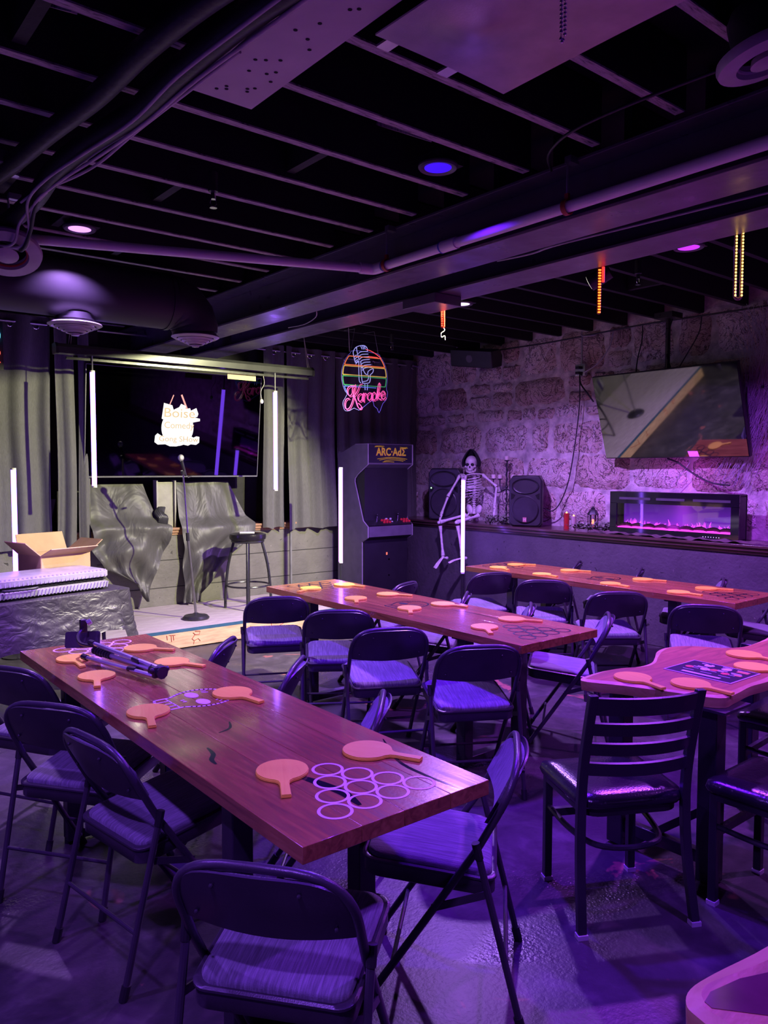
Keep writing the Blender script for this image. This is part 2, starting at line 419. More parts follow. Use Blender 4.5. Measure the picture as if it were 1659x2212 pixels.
MB().box((3.35, 6.505, .166), (2.9, .012, .027)).build('edge_tape', M('blue_gaffer_tape', (.03, .10, .16), .45), stage)
bm = MB()
for pts in ([(3.03, .135), (3.05, .115), (3.09, .11), (3.10, .14), (3.05, .145)], [(3.05, .115), (3.02, .08), (3.04, .06), (3.035, .03)], [(3.04, .06), (3.08, .075), (3.10, .05)], [(2.78, .14), (2.785, .10)], [(2.82, .14), (2.825, .08)], [(2.84, .135), (2.845, .09)], [(2.80, .14), (2.86, .135)],
            [(3.62, .12), (3.62, .05)], [(3.58, .05), (3.66, .06)], [(3.85, .13), (3.85, .05)], [(3.82, .05), (3.95, .09), (4.05, .13)]):
    bm.tube([(x, 6.4985, z_) for x, z_ in pts], .003, 5)
bm.build('red_doodle', M('red_marker', (.45, .08, .04), .6), stage)
# ================================================================== CEILING FITTINGS
def downlight(i, x, y, zz, lc, watts, fc, fs, label):
    t = thing('ceiling_downlight', label, 'downlight', (x, y, zz), 0, 'round ceiling downlights')
    MB().lathe([(.062, .004), (.066, .0), (.088, -.004), (.094, .004), (.094, .012), (.062, .012)], 28, caps=False).build('trim_ring', M('downlight_ring', (.10, .10, .11), .4), t)
    MB().lathe([(.0005, .0), (.064, .001), (.064, .004), (.0005, .004)], 28).build('lens', emis('downlight_lens', fc, fs), t)
    MB().box((.02, 0, .029 + (ZJ - zz) / 2), (.16, .14, .034 + (ZJ - zz))).build('junction_box', BLACKM, t)
    la = bpy.data.lights.new('downlight_lamp', 'AREA'); la.shape = 'DISK'; la.size = .12; la.color = lc; la.energy = watts; la.spread = math.radians((118, 100)[i] if i < 2 else 150)
    lo = bpy.data.objects.new('lamp', la); COL.objects.link(lo); lo.parent = t; lo.location = (0, 0, -.008)
    return t
DLAB = ['deep blue glowing ceiling downlight above the pipe bend', 'pinkish white ceiling downlight above the black air duct', 'bright violet ceiling downlight beside the boxed beam bracket', 'magenta ceiling downlight near the warm yellow rope light',
        'violet ceiling downlight behind the camera, right', 'violet ceiling downlight behind the camera, left', 'blue violet ceiling downlight over the left edge of the room', 'magenta ceiling downlight in the near right corner']
for i, d in enumerate(DOWNLIGHTS): downlight(i, *d, DLAB[i])

# white sprinkler pipe with its hangers
t = thing('sprinkler_pipe', 'white plastic pipe bending below the steel beam on rod hangers', 'pipe', (2.93, 3.72, 2.82))
B = Vector((2.93, 3.72, 2.82)); A = Vector((.55, 4.60, 2.82)); E_ = Vector((2.93, -2.4, 2.82))
def rel(p): return Vector(p) - B
MB().tube([rel(A), rel(B + (A - B).normalized() * .03)], .026, 14).build('pipe_run', PVC, t)
MB().tube([rel(B + Vector((0, -.03, 0))), rel(E_)], .026, 14).build('pipe_run', PVC, t)
MB().tube(smooth_path([rel(B + (A - B).normalized() * .09), rel(B + (A - B).normalized() * .02), (0, -.02, 0), (0, -.09, 0)], 4), .033, 14).build('elbow', PVC, t)
MB().tube([(0, -.60, 0), (0, -.71, 0)], .032, 14).build('coupling', PVC, t)
BLUEI = M('blue_pipe_print', (.05, .08, .5), .5)
for p in ((0, -.095, 0), (0, -.592, 0)): MB().tube([p, (p[0], p[1] - .008, 0)], .0335, 14).build('blue_band', BLUEI, t)
def hanger(p, top):
    p = Vector(p)
    h = MB().cyl(p + Vector((0, 0, .03)), p + Vector((0, 0, top)), .006, n=6); h = h.build('hanger_rod', STEEL, t)
    MB().lathe([(.034, -.012), (.037, -.012), (.037, .012), (.034, .012)], 14, p, rotx(PI / 2), caps=False).build('clamp_ring', RED, h)
    MB().box(p + Vector((0, 0, .045)), (.016, .02, .03)).build('clamp_lug', RED, h)
    MB().box(p + Vector((.03, 0, top)), (.06, .035, .03)).build('beam_clip', STEEL, h)
for yy in (-.12, -1.43, -3.2): hanger((0, yy, 0), .215)
hanger(rel(A + (B - A) * .215), .21)

# black round duct with two drop diffusers
DUCT = M('black_sheet_metal_duct', (.020, .019, .024), .55, .0, var=.2, scale=3, bmp=.15, bscale=4)
DIFF = M('grey_diffuser', (.48, .46, .48), .4)
dy, dz, dr = 5.22, 2.785, .19
t = thing('air_duct', 'black round air duct with elbow and two round diffusers above the stage side', 'duct', (1.70, dy, dz))
MB().tube([(-4.1, 0, 0), (.58, 0, 0)], dr, 28).build('duct_run', DUCT, t)
for x in (.56, -.9, -2.2): MB().tube([(x - .012, 0, 0), (x + .012, 0, 0)], dr + .006, 28).build('seam_band', DUCT, t)
el = [(.58, 0, 0)] + [(.58 + .2 * math.sin(a), 0, -.2 + .2 * math.cos(a)) for a in [PI / 2 * k / 8 for k in range(1, 9)]]
b = MB(); 
for a, c in zip(el, el[1:]): pass
b.tube(el, [dr - .004 - .03 * (i / 8) + .006 * (i % 2) for i in range(9)], 26)
b.tube([(.78, 0, -.2), (.78, 0, -.215)], .15, 26)
b.build('elbow', DUCT, t)
def diffuser(x, z0, z1, R=.155):
    if z1 != z0: MB().tube([(x, 0, z0), (x, 0, z1)], .12, 22).build('drop_collar', DUCT, t)
    for zz in (z1 + .025,): MB().tube([(x, 0, zz - .006), (x, 0, zz + .006)], .126, 22).build('collar_band', DUCT, t)
    d = MB().lathe([(R, 0), (R + .004, -.006), (R - .02, -.02), (R - .035, -.012), (R - .035, .01), (R, .006)], 30, (x, 0, z1), caps=False).build('diffuser', DIFF, t)
    for i, r in enumerate((.112, .084, .056)):
        MB().lathe([(r + .014, -.020 - .013 * i), (r, -.034 - .013 * i), (r - .008, -.030 - .013 * i), (r + .008, -.010 - .013 * i)], 26, (x, 0, z1), caps=False).build('diffuser_ring', DIFF, d)
    MB().lathe([(.001, -.078), (.024, -.075), (.032, -.062), (.001, -.05)], 16, (x, 0, z1)).build('diffuser_core', DIFF, d)
    MB().lathe([(.001, .02), (.13, .02), (.13, .022), (.001, .022)], 20, (x, 0, z1)).build('throat', BLACK, d)
diffuser(-.06, -.165, -.228, .165); diffuser(.78, -.212, -.218, .165)
# loose round diffusers further forward
def ring_diffuser(loc, rot, label, R, fill):
    t = thing('round_diffuser', label, 'diffuser', loc, rot=rot)
    MB().lathe([(R * .55, .02), (R * .62, -.02), (R * .97, -.012), (R, .004), (R * .97, .02)], 36, caps=False).build('flange', DIFF, t)
    MB().lathe([(R * .62, 0), (R * .62, .13), (R * .5, .16)], 26, caps=False).build('neck', DUCT, t)
    MB().lathe([(R * .30, .0), (R * .34, -.02), (R * .16, -.03), (.001, -.03)], 22, caps=False).build('cone', DIFF, t)
    MB().lathe([(.001, .06), (R * .6, .06), (R * .6, .065), (.001, .065)], 22).build('throat', BLACK, t)
    MB().tube(arc3((0, 0, .0), R * .575, 30), .006, 6, closed=True).build('red_gasket', fill, t)
def arc3(c, r, n): return [(c[0] + r * math.cos(2 * PI * i / n), c[1] + r * math.sin(2 * PI * i / n), c[2]) for i in range(n)]
ring_diffuser((1.03, 4.34, 2.72), (math.radians(-28), 0, math.radians(-15)), 'pale round diffuser ring at the left edge below the pipe', .17, RED)
ring_diffuser((2.52, 1.20, 2.92), (math.radians(-10), math.radians(-8), 0), 'pale round diffuser ring at the top right edge', .15, DIFF)

# thick black hoses with cables strapped to them
def cable(name, pts, r, mat, label=None, cat=None, parent=None, k=6, n=7, group=None):
    o = MB().tube(smooth_path(pts, k), r, n).build(name, mat, parent, smooth=60)
    if label: tag(o, label, cat, group)
    return o
zc = 2.985
HOSE = M('black_flexible_hose', (.011, .010, .014), .5, bmp=.3, bscale=30)
cable('flexible_hose', [(1.27, 1.7, zc), (1.20, 2.1, zc), (1.17, 2.5, zc - .01), (1.16, 2.9, zc - .02), (1.10, 3.3, zc - .03), (1.06, 3.6, zc - .06), (1.06, 3.95, zc - .10), (1.02, 4.4, zc - .12), (.98, 4.9, zc - .08)], .046, HOSE, 'thick black hose carrying pale cables under the joists, right one', 'hose', group='ceiling hoses')
cable('flexible_hose', [(1.15, 1.7, zc), (1.07, 2.1, zc), (1.03, 2.5, zc), (1.01, 2.9, zc - .01), (.95, 3.3, zc - .03), (.90, 3.7, zc - .05), (.84, 4.2, zc - .05), (.80, 4.9, zc - .03)], .040, HOSE, 'thick black hose under the joists, left one', 'hose', group='ceiling hoses')
rc = random.Random(3)
CG = 'cables strapped along the ceiling hoses'
for i, (dx, dzz, mat, lab) in enumerate([(.052, -.02, CORDG, 'pale cable along the right side of the ceiling hose'), (.045, -.04, ROPEW, 'white cable strapped under the ceiling hose'), (-.02, -.05, CORDG, 'pale cable crossing between the two ceiling hoses'), (.06, -.005, CORDK, 'black cable beside the pale ones on the hose')]):
    pts = [(1.22 + dx, 1.7, zc + dzz)]
    for yy, xx, zz in ((2.1, 1.185, 0), (2.5, 1.165, -.01), (2.9, 1.15, -.02), (3.3, 1.09, -.03), (3.6, 1.04, -.06)):
        pts.append((xx + dx + rc.uniform(-.015, .015), yy, zc + dzz + zz))
    pts += [(1.02 + dx * .5, 3.85, zc - .14), (1.05 + rc.uniform(-.03, .03), 4.05, 2.80 - .01 * i), (1.06 + rc.uniform(-.03, .05), 4.18, 2.74 - .01 * i), (1.0 + .02 * i, 4.3, 2.74), (.92, 4.42, 2.80)]
    cable('hanging_cable', pts, .007 if i != 3 else .009, mat, lab, 'cable', group=CG)
cable('hanging_cable', [(1.26, 2.3, zc - .02), (1.20, 3.0, zc - .05), (1.16, 3.35, zc - .085), (1.10, 3.6, zc - .10), (1.04, 3.8, zc - .10), (1.005, 3.95, zc - .12)], .006, ROPEW, 'thin white cable leaving the hoses toward the pipe', 'cable', group=CG)
for yy, xx in ((2.2, 1.19), (2.62, 1.17), (3.05, 1.135), (3.45, 1.075)):
    pass
t = thing('junction_box', 'dark metal junction box above the pipe hanger at left', 'box', (.90, 3.73, 2.96))
MB().box((0, 0, 0), (.11, .12, .06)).build('case', M('dark_grey_metal', (.10, .11, .11), .4, .3), t, bevel=.006)
MB().cyl((.03, .02, -.05), (.03, .02, -.03), .02).build('knockout', STEEL, t)
# boards fixed under the joists
t = thing('ceiling_board', 'pale bored board screwed under the joists', 'board', (1.435, 1.9, ZJ - .012))
MB().box((0, 0, 0), (.25, 1.72, .018)).build('plank', M('pale_worn_plywood', (.62, .58, .58), .6, var=.12, scale=3, bmp=.25, bscale=15), t, bevel=.002)
bhm = MB().cyl((0, 0, -.0102), (0, 0, -.0096), .0075, n=8).mesh('bored_hole', M('dark_hole', (.008, .008, .008), .9))
for hx, hy in ((-.06, .79), (-.03, .77), (-.04, .75), (.03, .72), (.05, .70), (.04, .74), (-.05, .52), (-.02, .50), (.02, .47), (.05, .55), (.03, .58), (-.03, .60), (.06, .35), (.02, .30), (-.04, .28), (.0, .2), (.07, .62), (.03, .08), (.05, .06)):
    o = bpy.data.objects.new('bored_hole', bhm); COL.objects.link(o); o.parent = t; o.location = (hx, hy, 0)
t = thing('ceiling_panel', 'smooth dented sheet metal panel hung below the joists', 'panel', (1.88, 1.35, ZJ - .05))
def pan(u, v):
    x, y = (u - .5) * .6, (v - .5) * 1.3
    zz = -.018 * math.exp(-((x + .08) ** 2 + (y - .42) ** 2) / .012) + .006 * math.sin(5 * x + 3 * y)
    return (Vector((x, y, zz)), Vector((0, 0, -1)))
MB().sheet(pan, 24, 40, .006).build('sheet', M('satin_sheet_metal', (.42, .40, .42), .3, .3, bmp=.05, bscale=150), t)
for px_, py_ in ((-.22, .68), (.05, .68)): MB().box((px_, py_, .012), (.05, .07, .008)).build('tab', STEEL, t)
# bead chain
t = thing('bead_chain', 'silver bead pull chain loop hanging beside the sheet metal panel', 'chain', (1.47, 1.17, 2.77))
b = MB()
pts = [(-.010 + .0008 * i * .2, 0, .26 - .0095 * i) for i in range(44)] + [(.004 * (-1 + i), 0, -.165 - .005 * (1 - abs(i - 1))) for i in range(3)] + [(.010, 0, -.15 + .0095 * i) for i in range(44)]
for p in pts: b.ball(p, .0042, 6, 4)
MB().cyl((0, 0, .255), (0, 0, .54), .012, n=8).build('pull_switch', PLASTIC, t)
b.tube(pts, .001, 4); b.build('beads', CHROME, t)['kind'] = 'stuff'
# sprinkler heads
for x, y, zt, lab in ((4.75, 3.1, 3.02, 'sprinkler head under the joists near the wall TV'), (5.30, 6.42, 3.02, 'sprinkler head beside the neon sign'), (1.74, 3.45, 3.0, 'sprinkler head among the joists above the stage')):
    t = thing('fire_sprinkler', lab, 'sprinkler', (x, y, zt), 0, 'ceiling sprinklers')
    MB().cyl((0, 0, .03), (0, 0, -.06), .024, n=10).build('socket', PLASTIC, t)
    MB().cyl((0, 0, -.06), (0, 0, -.095), .012, .014, n=8).build('nozzle', CHROME, t)
    fr = MB(); fr.tube([(-.012, 0, -.09), (-.016, 0, -.115), (0, 0, -.135)], .003, 5); fr.tube([(.012, 0, -.09), (.016, 0, -.115), (0, 0, -.135)], .003, 5); fr.cyl((0, 0, -.132), (0, 0, -.136), .018, n=10)
    fr.build('deflector', CHROME, t)
# bracket box under the beams
t = thing('beam_box', 'black box bracket under the two steel beams', 'bracket', (3.61, 3.95, 2.745))
MB().box((0, 0, 0), (.24, .33, .065)).build('case', BEAM, t, bevel=.004)
MB().box((.124, 0, 0), (.008, .30, .06)).build('end_cap', M('cream_end_cap', (.45, .40, .28), .5), t)  # added cream plate paints the yellow light on this side
# cable along the beam
cable('beam_cable', [(3.39, -2.0, 2.80), (3.36, 0, 2.795), (3.38, 1.2, 2.79), (3.30, 1.9, 2.775), (3.28, 2.6, 2.785), (3.40, 2.9, 2.82), (3.45, 3.2, 2.85)], .006, CORDG, 'pale cable running along the steel beam flange', 'cable')
cable('beam_cable', [(2.95, 2.4, 3.02), (2.7, 2.2, 2.99), (2.62, 1.9, 3.0), (2.7, 1.2, 3.02), (2.8, .4, 3.0)], .007, CORDK, 'black cable sagging between joists and beam', 'cable')
cable('beam_cable', [(3.3, 4.9, 2.83), (3.34, 4.95, 2.775), (3.4, 5.2, 2.76), (3.5, 5.6, 2.80)], .004, CORDG, 'short pale wire end poking out between the beams', 'cable')
# rope lights
def rope_light(x, y, ztop, zbot, w, mat, label, tail=False, pvc=(.35, .25, .18)):
    t = thing('rope_light', label, 'rope light', (x, y, 0), math.radians(-38), 'hanging rope lights')
    pts = [(-w, 0, ztop)] + [(-w, 0, ztop + (zbot + w - ztop) * i / 4) for i in range(1, 5)] + [(-w * math.cos(a), 0, zbot + w - w * math.sin(a)) for a in [PI * k / 6 for k in range(1, 6)]] + [(w, 0, zbot + w + (ztop - zbot - w) * i / 4) for i in range(5)]
    MB().tube(pts, .0085, 8).build('rope', M('tinted_pvc_rope', pvc, .25), t)
    b = MB(); n = int((ztop - zbot) / .016)
    for i in range(n):
        for sx in (-w, w): b.ball((sx, -.0085, zbot + w + .016 * i), .0052, 6, 4)
    b.build('light_beads', mat, t)['kind'] = 'stuff'
    dv = rotz(math.radians(38)) @ Vector((-.03, 0, 0))
    MB().tube([(0, 0, ztop - .004), (0, 0, 2.80), (dv.x, dv.y, 2.798)], .004, 6).build('hook_wire', STEEL, t)
    if tail:
        MB().tube(smooth_path([(0, 0, zbot), (.012, 0, zbot - .02), (-.012, 0, zbot - .04), (-.01, 0, zbot - .07), (.012, 0, zbot - .06), (.016, 0, zbot - .09)], 4), .004, 6).build('plug_lead', ROPEW, t)
    return t
rope_light(3.825, 4.066, 2.79, 2.625, .008, emis('red_rope_glow', (1.0, .04, .02), 2.2), 'red hanging rope light with a white plug lead', True, (.30, .015, .01))
rope_light(3.825, 2.752, 2.79, 2.523, .004, emis('orange_rope_glow', (1.0, .20, .02), 3.0), 'orange hanging rope light between two downlights', False, (.30, .06, .01))
MB().tube([(3.842, 2.737, 2.786), (3.842, 2.737, 2.70)], .008, 7).build('red_strand', emis('red_strand_glow', (1, .03, .02), 2.2)).parent = None
bpy.data.objects['red_strand'].name = 'rope_light_end'; tag(bpy.data.objects['rope_light_end'], 'short red rope light end behind the orange one', 'rope light', 'hanging rope lights')
rope_light(3.83, 1.934, 2.79, 2.468, .016, emis('warm_rope_glow', (1.0, .56, .12), 4.5), 'warm yellow hanging rope light at the right')
# ================================================================== FOLDING CHAIRS
def fabric_mat():
    m, nt, N, L, P = newmat('streaky_grey_upholstery')
    a = noise(N, L, texco(N, L, (70, 3.0, 8)), 3, 5, .6, .3); b = noise(N, L, texco(N, L), 350, 2)
    L.new(ramp(N, L, a, [(.32, (.085, .083, .10)), (.5, (.14, .137, .165)), (.72, (.25, .245, .29))]), P.inputs['Base Color'])
    P.inputs['Roughness'].default_value = .85; P.inputs['Sheen Weight'].default_value = .25
    bump(N, L, P, mix(N, L, .5, a, b), .5, .004)
    return m
FABRIC = fabric_mat()
PROF = [(0, .225), (.515, -.122), (.594, -.166), (.68, -.212), (.766, -.246), (.85, -.27)]
def py_(z):
    for (z0, y0), (z1, y1) in zip(PROF, PROF[1:]):
        if z <= z1: return y0 + (y1 - y0) * (z - z0) / (z1 - z0)
    return PROF[-1][1]
def sgn(a): return -1 if a < 0 else 1
def build_chair():
    t = thing('folding_chair', '', 'chair', (0, 0, 0), 0, 'black folding chairs around the tables')
    HW, ZC, RZ = .212, .625, .138
    side = [(-HW, z_) for z_ in (.012, .2, .4, .515, .57)]
    top = [(-HW * sgn(math.cos(a)) * abs(math.cos(a)) ** .55, ZC + RZ * abs(math.sin(a)) ** .8) for a in [PI * k / 18 for k in range(19)]]
    path = side + top + [(-x, z_) for x, z_ in reversed(side)]
    MB().tube([(x, py_(z_), z_) for x, z_ in path], .0115, 10).build('frame_tube', CHAIRM, t, smooth=60)
    def ztop(x):
        c = min(1, abs(x) / HW) ** (1 / .55); return ZC + RZ * max(0, 1 - c * c) ** .4
    def backf(off, k):
        def f(u, v):
            s_ = (u - .5) * 2; x = s_ * (HW - .004) * k; zb = .592 - .012 * (1 - s_ * s_)
            zt = max(ztop(x) - (.004 if k == 1 else .016), zb + .005)
            z_ = zb + (zt - zb) * v + (0 if k == 1 else .006 * (1 - v))
            y = py_(z_) - .034 * (1 - s_ * s_) + off
            return (Vector((x, y, z_)), Vector((s_ * .25, .95, .3)).normalized())
        return f
    bp = MB().sheet(backf(0, 1), 20, 8, .006).build('back_panel', CHAIRM, t, smooth=50)
    rvm = MB().ball((0, 0, 0), .0055, 8, 5).mesh('rivet', CHAIRM)
    for x, z_ in ((-.10, .72), (.10, .72), (-.165, .62), (.165, .62)):
        s_ = x / HW; o = bpy.data.objects.new('rivet', rvm); COL.objects.link(o); o.parent = bp; o.location = (x, py_(z_) - .034 * (1 - s_ * s_) - .006, z_)
    MB().sheet(backf(.013, .95), 16, 8, .016).build('back_pad', FABRIC, t, smooth=60)
    for s_ in (-1, 1):
        leg = MB().tube([(s_ * .222, -.258, .012), (s_ * .226, -.125, .545)], .0105, 10).build('rear_leg', CHAIRM, t)
        MB().tube([(s_ * .2215, -.261, 0), (s_ * .222, -.249, .045)], .014, 10).build('foot_cap', RUBBER, leg)
        MB().tube([(s_ * .226, -.135, .505), (s_ * .227, -.124, .552)], .0125, 10).build('hinge_cap', RUBBER, leg)
        MB().tube([(s_ * HW, .227, 0), (s_ * HW, .196, .046)], .015, 10).build('front_foot_cap', RUBBER, t)
        MB().bar((s_ * .218, .0, .345), (s_ * .218, -.165, .40), .004, .022).build('link_bar', CHAIRM, t)
    MB().tube([(-.222, -.214, .19), (.222, -.214, .19)], .007, 8).build('crossbar', CHAIRM, t)
    MB().tube([(-HW, .12, .155), (HW, .12, .155)], .007, 8).build('crossbar', CHAIRM, t)
    # seat: metal pan and padded top, front a little higher than the rear
    def outline(e, n=6):
        P_ = []
        for cx, cy, r, a in ((.155 + e, .165 + e, .045, 0), (-.155 - e, .165 + e, .045, PI / 2), (-.15 - e, -.135 - e, .045, PI), (.15 + e, -.135 - e, .045, 1.5 * PI)):
            P_ += arc(cx, cy, r, a, a + PI / 2, n)
        return P_
    def zt_(y): return .425 + .045 * (y + .18) / .39
    def ringed(levels):
        b = MB(); n = None; vs = []; fs = []
        for e, dz_ in levels:
            P_ = outline(e); n = len(P_); vs += [(x, y, zt_(y) + dz_) for x, y in P_]
        for i in range(len(levels) - 1):
            for j in range(n): fs.append((i * n + j, i * n + (j + 1) % n, (i + 1) * n + (j + 1) % n, (i + 1) * n + j))
        fs.append(tuple(reversed(range(n)))); fs.append(tuple((len(levels) - 1) * n + j for j in range(n)))
        return b.add(vs, fs)
    ringed([(-.004, -.050), (.0, -.046), (.0, -.006), (.005, -.002), (.005, .004), (-.001, .008), (-.008, .004)]).build('seat_pan', CHAIRM, t, smooth=50)
    ringed([(-.012, -.004), (-.010, .012), (-.016, .020), (-.035, .025), (-.08, .028), (-.13, .029)]).build('seat_pad', FABRIC, t, smooth=70)
    return t
CHAIRS = [  # x, y, turn, label
    (1.015, 3.70, -59, 'folding chair at the far left of the nearest table, cut by the photo edge'),
    (.990, 3.062, -54, 'folding chair in the middle of the nearest table\'s left side'),
    (1.036, 2.525, -81, 'folding chair at the left side of the nearest table, just behind the closest chair'),
    (.998, 1.583, -51.4, 'closest folding chair, cut by the bottom edge, back toward the camera'),
    (1.646, 1.758, 42.5, 'folding chair at the near right corner of the nearest table showing its padded back'),
    (1.614, 3.622, 45, 'folding chair at the far right of the nearest table, by the stage corner'),
    (1.668, 3.054, 45, 'folding chair in the middle of the nearest table\'s right side'),
    (1.604, 2.379, 48, 'folding chair at the right side of the nearest table, only its back edge showing'),
    (2.777, 4.646, -26.6, 'folding chair right in front of the pine stage board'),
    (2.840, 3.975, -34, 'second folding chair from the stage at the left side of the middle table'),
    (2.727, 3.389, -27, 'third folding chair from the stage at the left side of the middle table'),
    (2.815, 2.792, -30, 'folding chair at the near left corner of the middle table'),
    (3.679, 4.608, 20, 'folding chair beyond the middle table, in front of the arcade cabinet'),
    (3.602, 3.934, 40, 'folding chair at the middle of the middle table\'s right side'),
    (3.606, 3.366, 40, 'folding chair at the right side of the middle table nearer the camera'),
    (3.711, 2.865, 37, 'folding chair seen from the side at the near right corner of the middle table'),
    (4.775, 4.589, -20, 'folding chair at the far end of the wall-side table, beside the standing light tube'),
    (4.850, 3.994, -45, 'second folding chair from the light tube at the wall-side table'),
    (4.787, 3.324, -38, 'third folding chair from the light tube at the wall-side table'),
    (4.812, 2.615, -56, 'folding chair behind the live-edge table with its back to the camera'),
    (5.767, 4.623, 28, 'leftmost folding chair between wall-side table and concrete ledge'),
    (5.754, 3.966, 28, 'middle folding chair between wall-side table and concrete ledge'),
    (5.711, 3.212, 28, 'rightmost folding chair between wall-side table and concrete ledge'),
    (5.66, 2.68, 38, 'folding chair at the near end of the wall-side table, cut by the right edge'),
]
proto = build_chair()
for i, (x, y, a, lab) in enumerate(CHAIRS):
    o = proto if i == 0 else copy_tree(proto)
    o.location = (x, y, 0); o.rotation_euler = (0, 0, math.radians(a)); o['label'] = lab

# ================================================================== LONG TABLES
def wood_mat(name, lo, mid, hi, sc=(30, 2.2, 30), rough=.3, coat=.5, bmp=.12):
    m, nt, N, L, P = newmat(name)
    oi = N.new('ShaderNodeObjectInfo'); v0 = texco(N, L)
    ad = N.new('ShaderNodeVectorMath'); ad.operation = 'ADD'; mu = N.new('ShaderNodeVectorMath'); mu.operation = 'SCALE'; mu.inputs['Scale'].default_value = 7.0
    L.new(oi.outputs['Random'], mu.inputs[0]); L.new(v0, ad.inputs[0]); L.new(mu.outputs[0], ad.inputs[1])
    mp = N.new('ShaderNodeMapping'); mp.inputs['Scale'].default_value = sc; L.new(ad.outputs[0], mp.inputs[0])
    a = noise(N, L, mp.outputs[0], 1.0, 5, .6, 1.6)
    k = noise(N, L, ad.outputs[0], 2.4, 3, .5, .8)
    c = ramp(N, L, a, [(.28, lo), (.5, mid), (.75, hi)])
    c = mix(N, L, .5, c, ramp(N, L, k, [(.3, (.62, .58, .56)), (.7, (1, 1, 1))]), 'MULTIPLY')
    c = mix(N, L, .7, c, ramp(N, L, oi.outputs['Random'], [(0, (.62, .58, .56)), (.5, (.9, .9, .9)), (1, (1.0, .94, .85))]), 'MULTIPLY')
    L.new(c, P.inputs['Base Color']); P.inputs['Roughness'].default_value = rough
    L.new(ramp(N, L, a, [(.3, (rough + .08,) * 3), (.7, (rough - .05,) * 3)]), P.inputs['Roughness'])
    P.inputs['Coat Weight'].default_value = coat; P.inputs['Coat Roughness'].default_value = .09
    bump(N, L, P, mix(N, L, .5, a, noise(N, L, v0, 90, 3)), bmp, .006)
    return m
WALNUT = wood_mat('oiled_walnut', (.19, .075, .022), (.38, .17, .048), (.54, .28, .085), rough=.27, coat=.7, bmp=.07)
WHITEPRINT = M('white_inlay_print', (.66, .55, .55), .45, var=.08)
BLACKPRINT = M('black_inlay_print', (.012, .01, .012), .4)
EPOXY = M('black_epoxy', (.01, .01, .016), .12)
TL, TW, TH, TZ = 2.43, .612, .042, .762
def ring(b, cx, cy, r, w, n=32, z=0, h=.0008):
    vs = []; fs = []
    for i in range(n):
        a = 2 * PI * i / n
        for rr, zz in ((r, z), (r, z + h), (r - w, z + h), (r - w, z)): vs.append((cx + rr * math.cos(a), cy + rr * math.sin(a), zz))
    for i in range(n):
        j = (i + 1) % n
        for k in range(3): fs.append((i * 4 + k, j * 4 + k, j * 4 + k + 1, i * 4 + k + 1))
    b.add(vs, fs)
def disc(b, cx, cy, rx, ry, n=20, h=.0008): b.prism([(cx + rx * math.cos(2 * PI * i / n), cy + ry * math.sin(2 * PI * i / n)) for i in range(n)], 0, h)
def stroke(b, pts, w, h=.0008):
    for (x0, y0), (x1, y1) in zip(pts, pts[1:]):
        d = Vector((x1 - x0, y1 - y0)); L_ = d.length
        if L_ < 1e-6: continue
        d /= L_; n_ = Vector((-d.y, d.x)) * w / 2; e = d * w * .3
        b.prism([(x0 - e.x - n_.x, y0 - e.y - n_.y), (x1 + e.x - n_.x, y1 + e.y - n_.y), (x1 + e.x + n_.x, y1 + e.y + n_.y), (x0 - e.x + n_.x, y0 - e.y + n_.y)], 0, h)
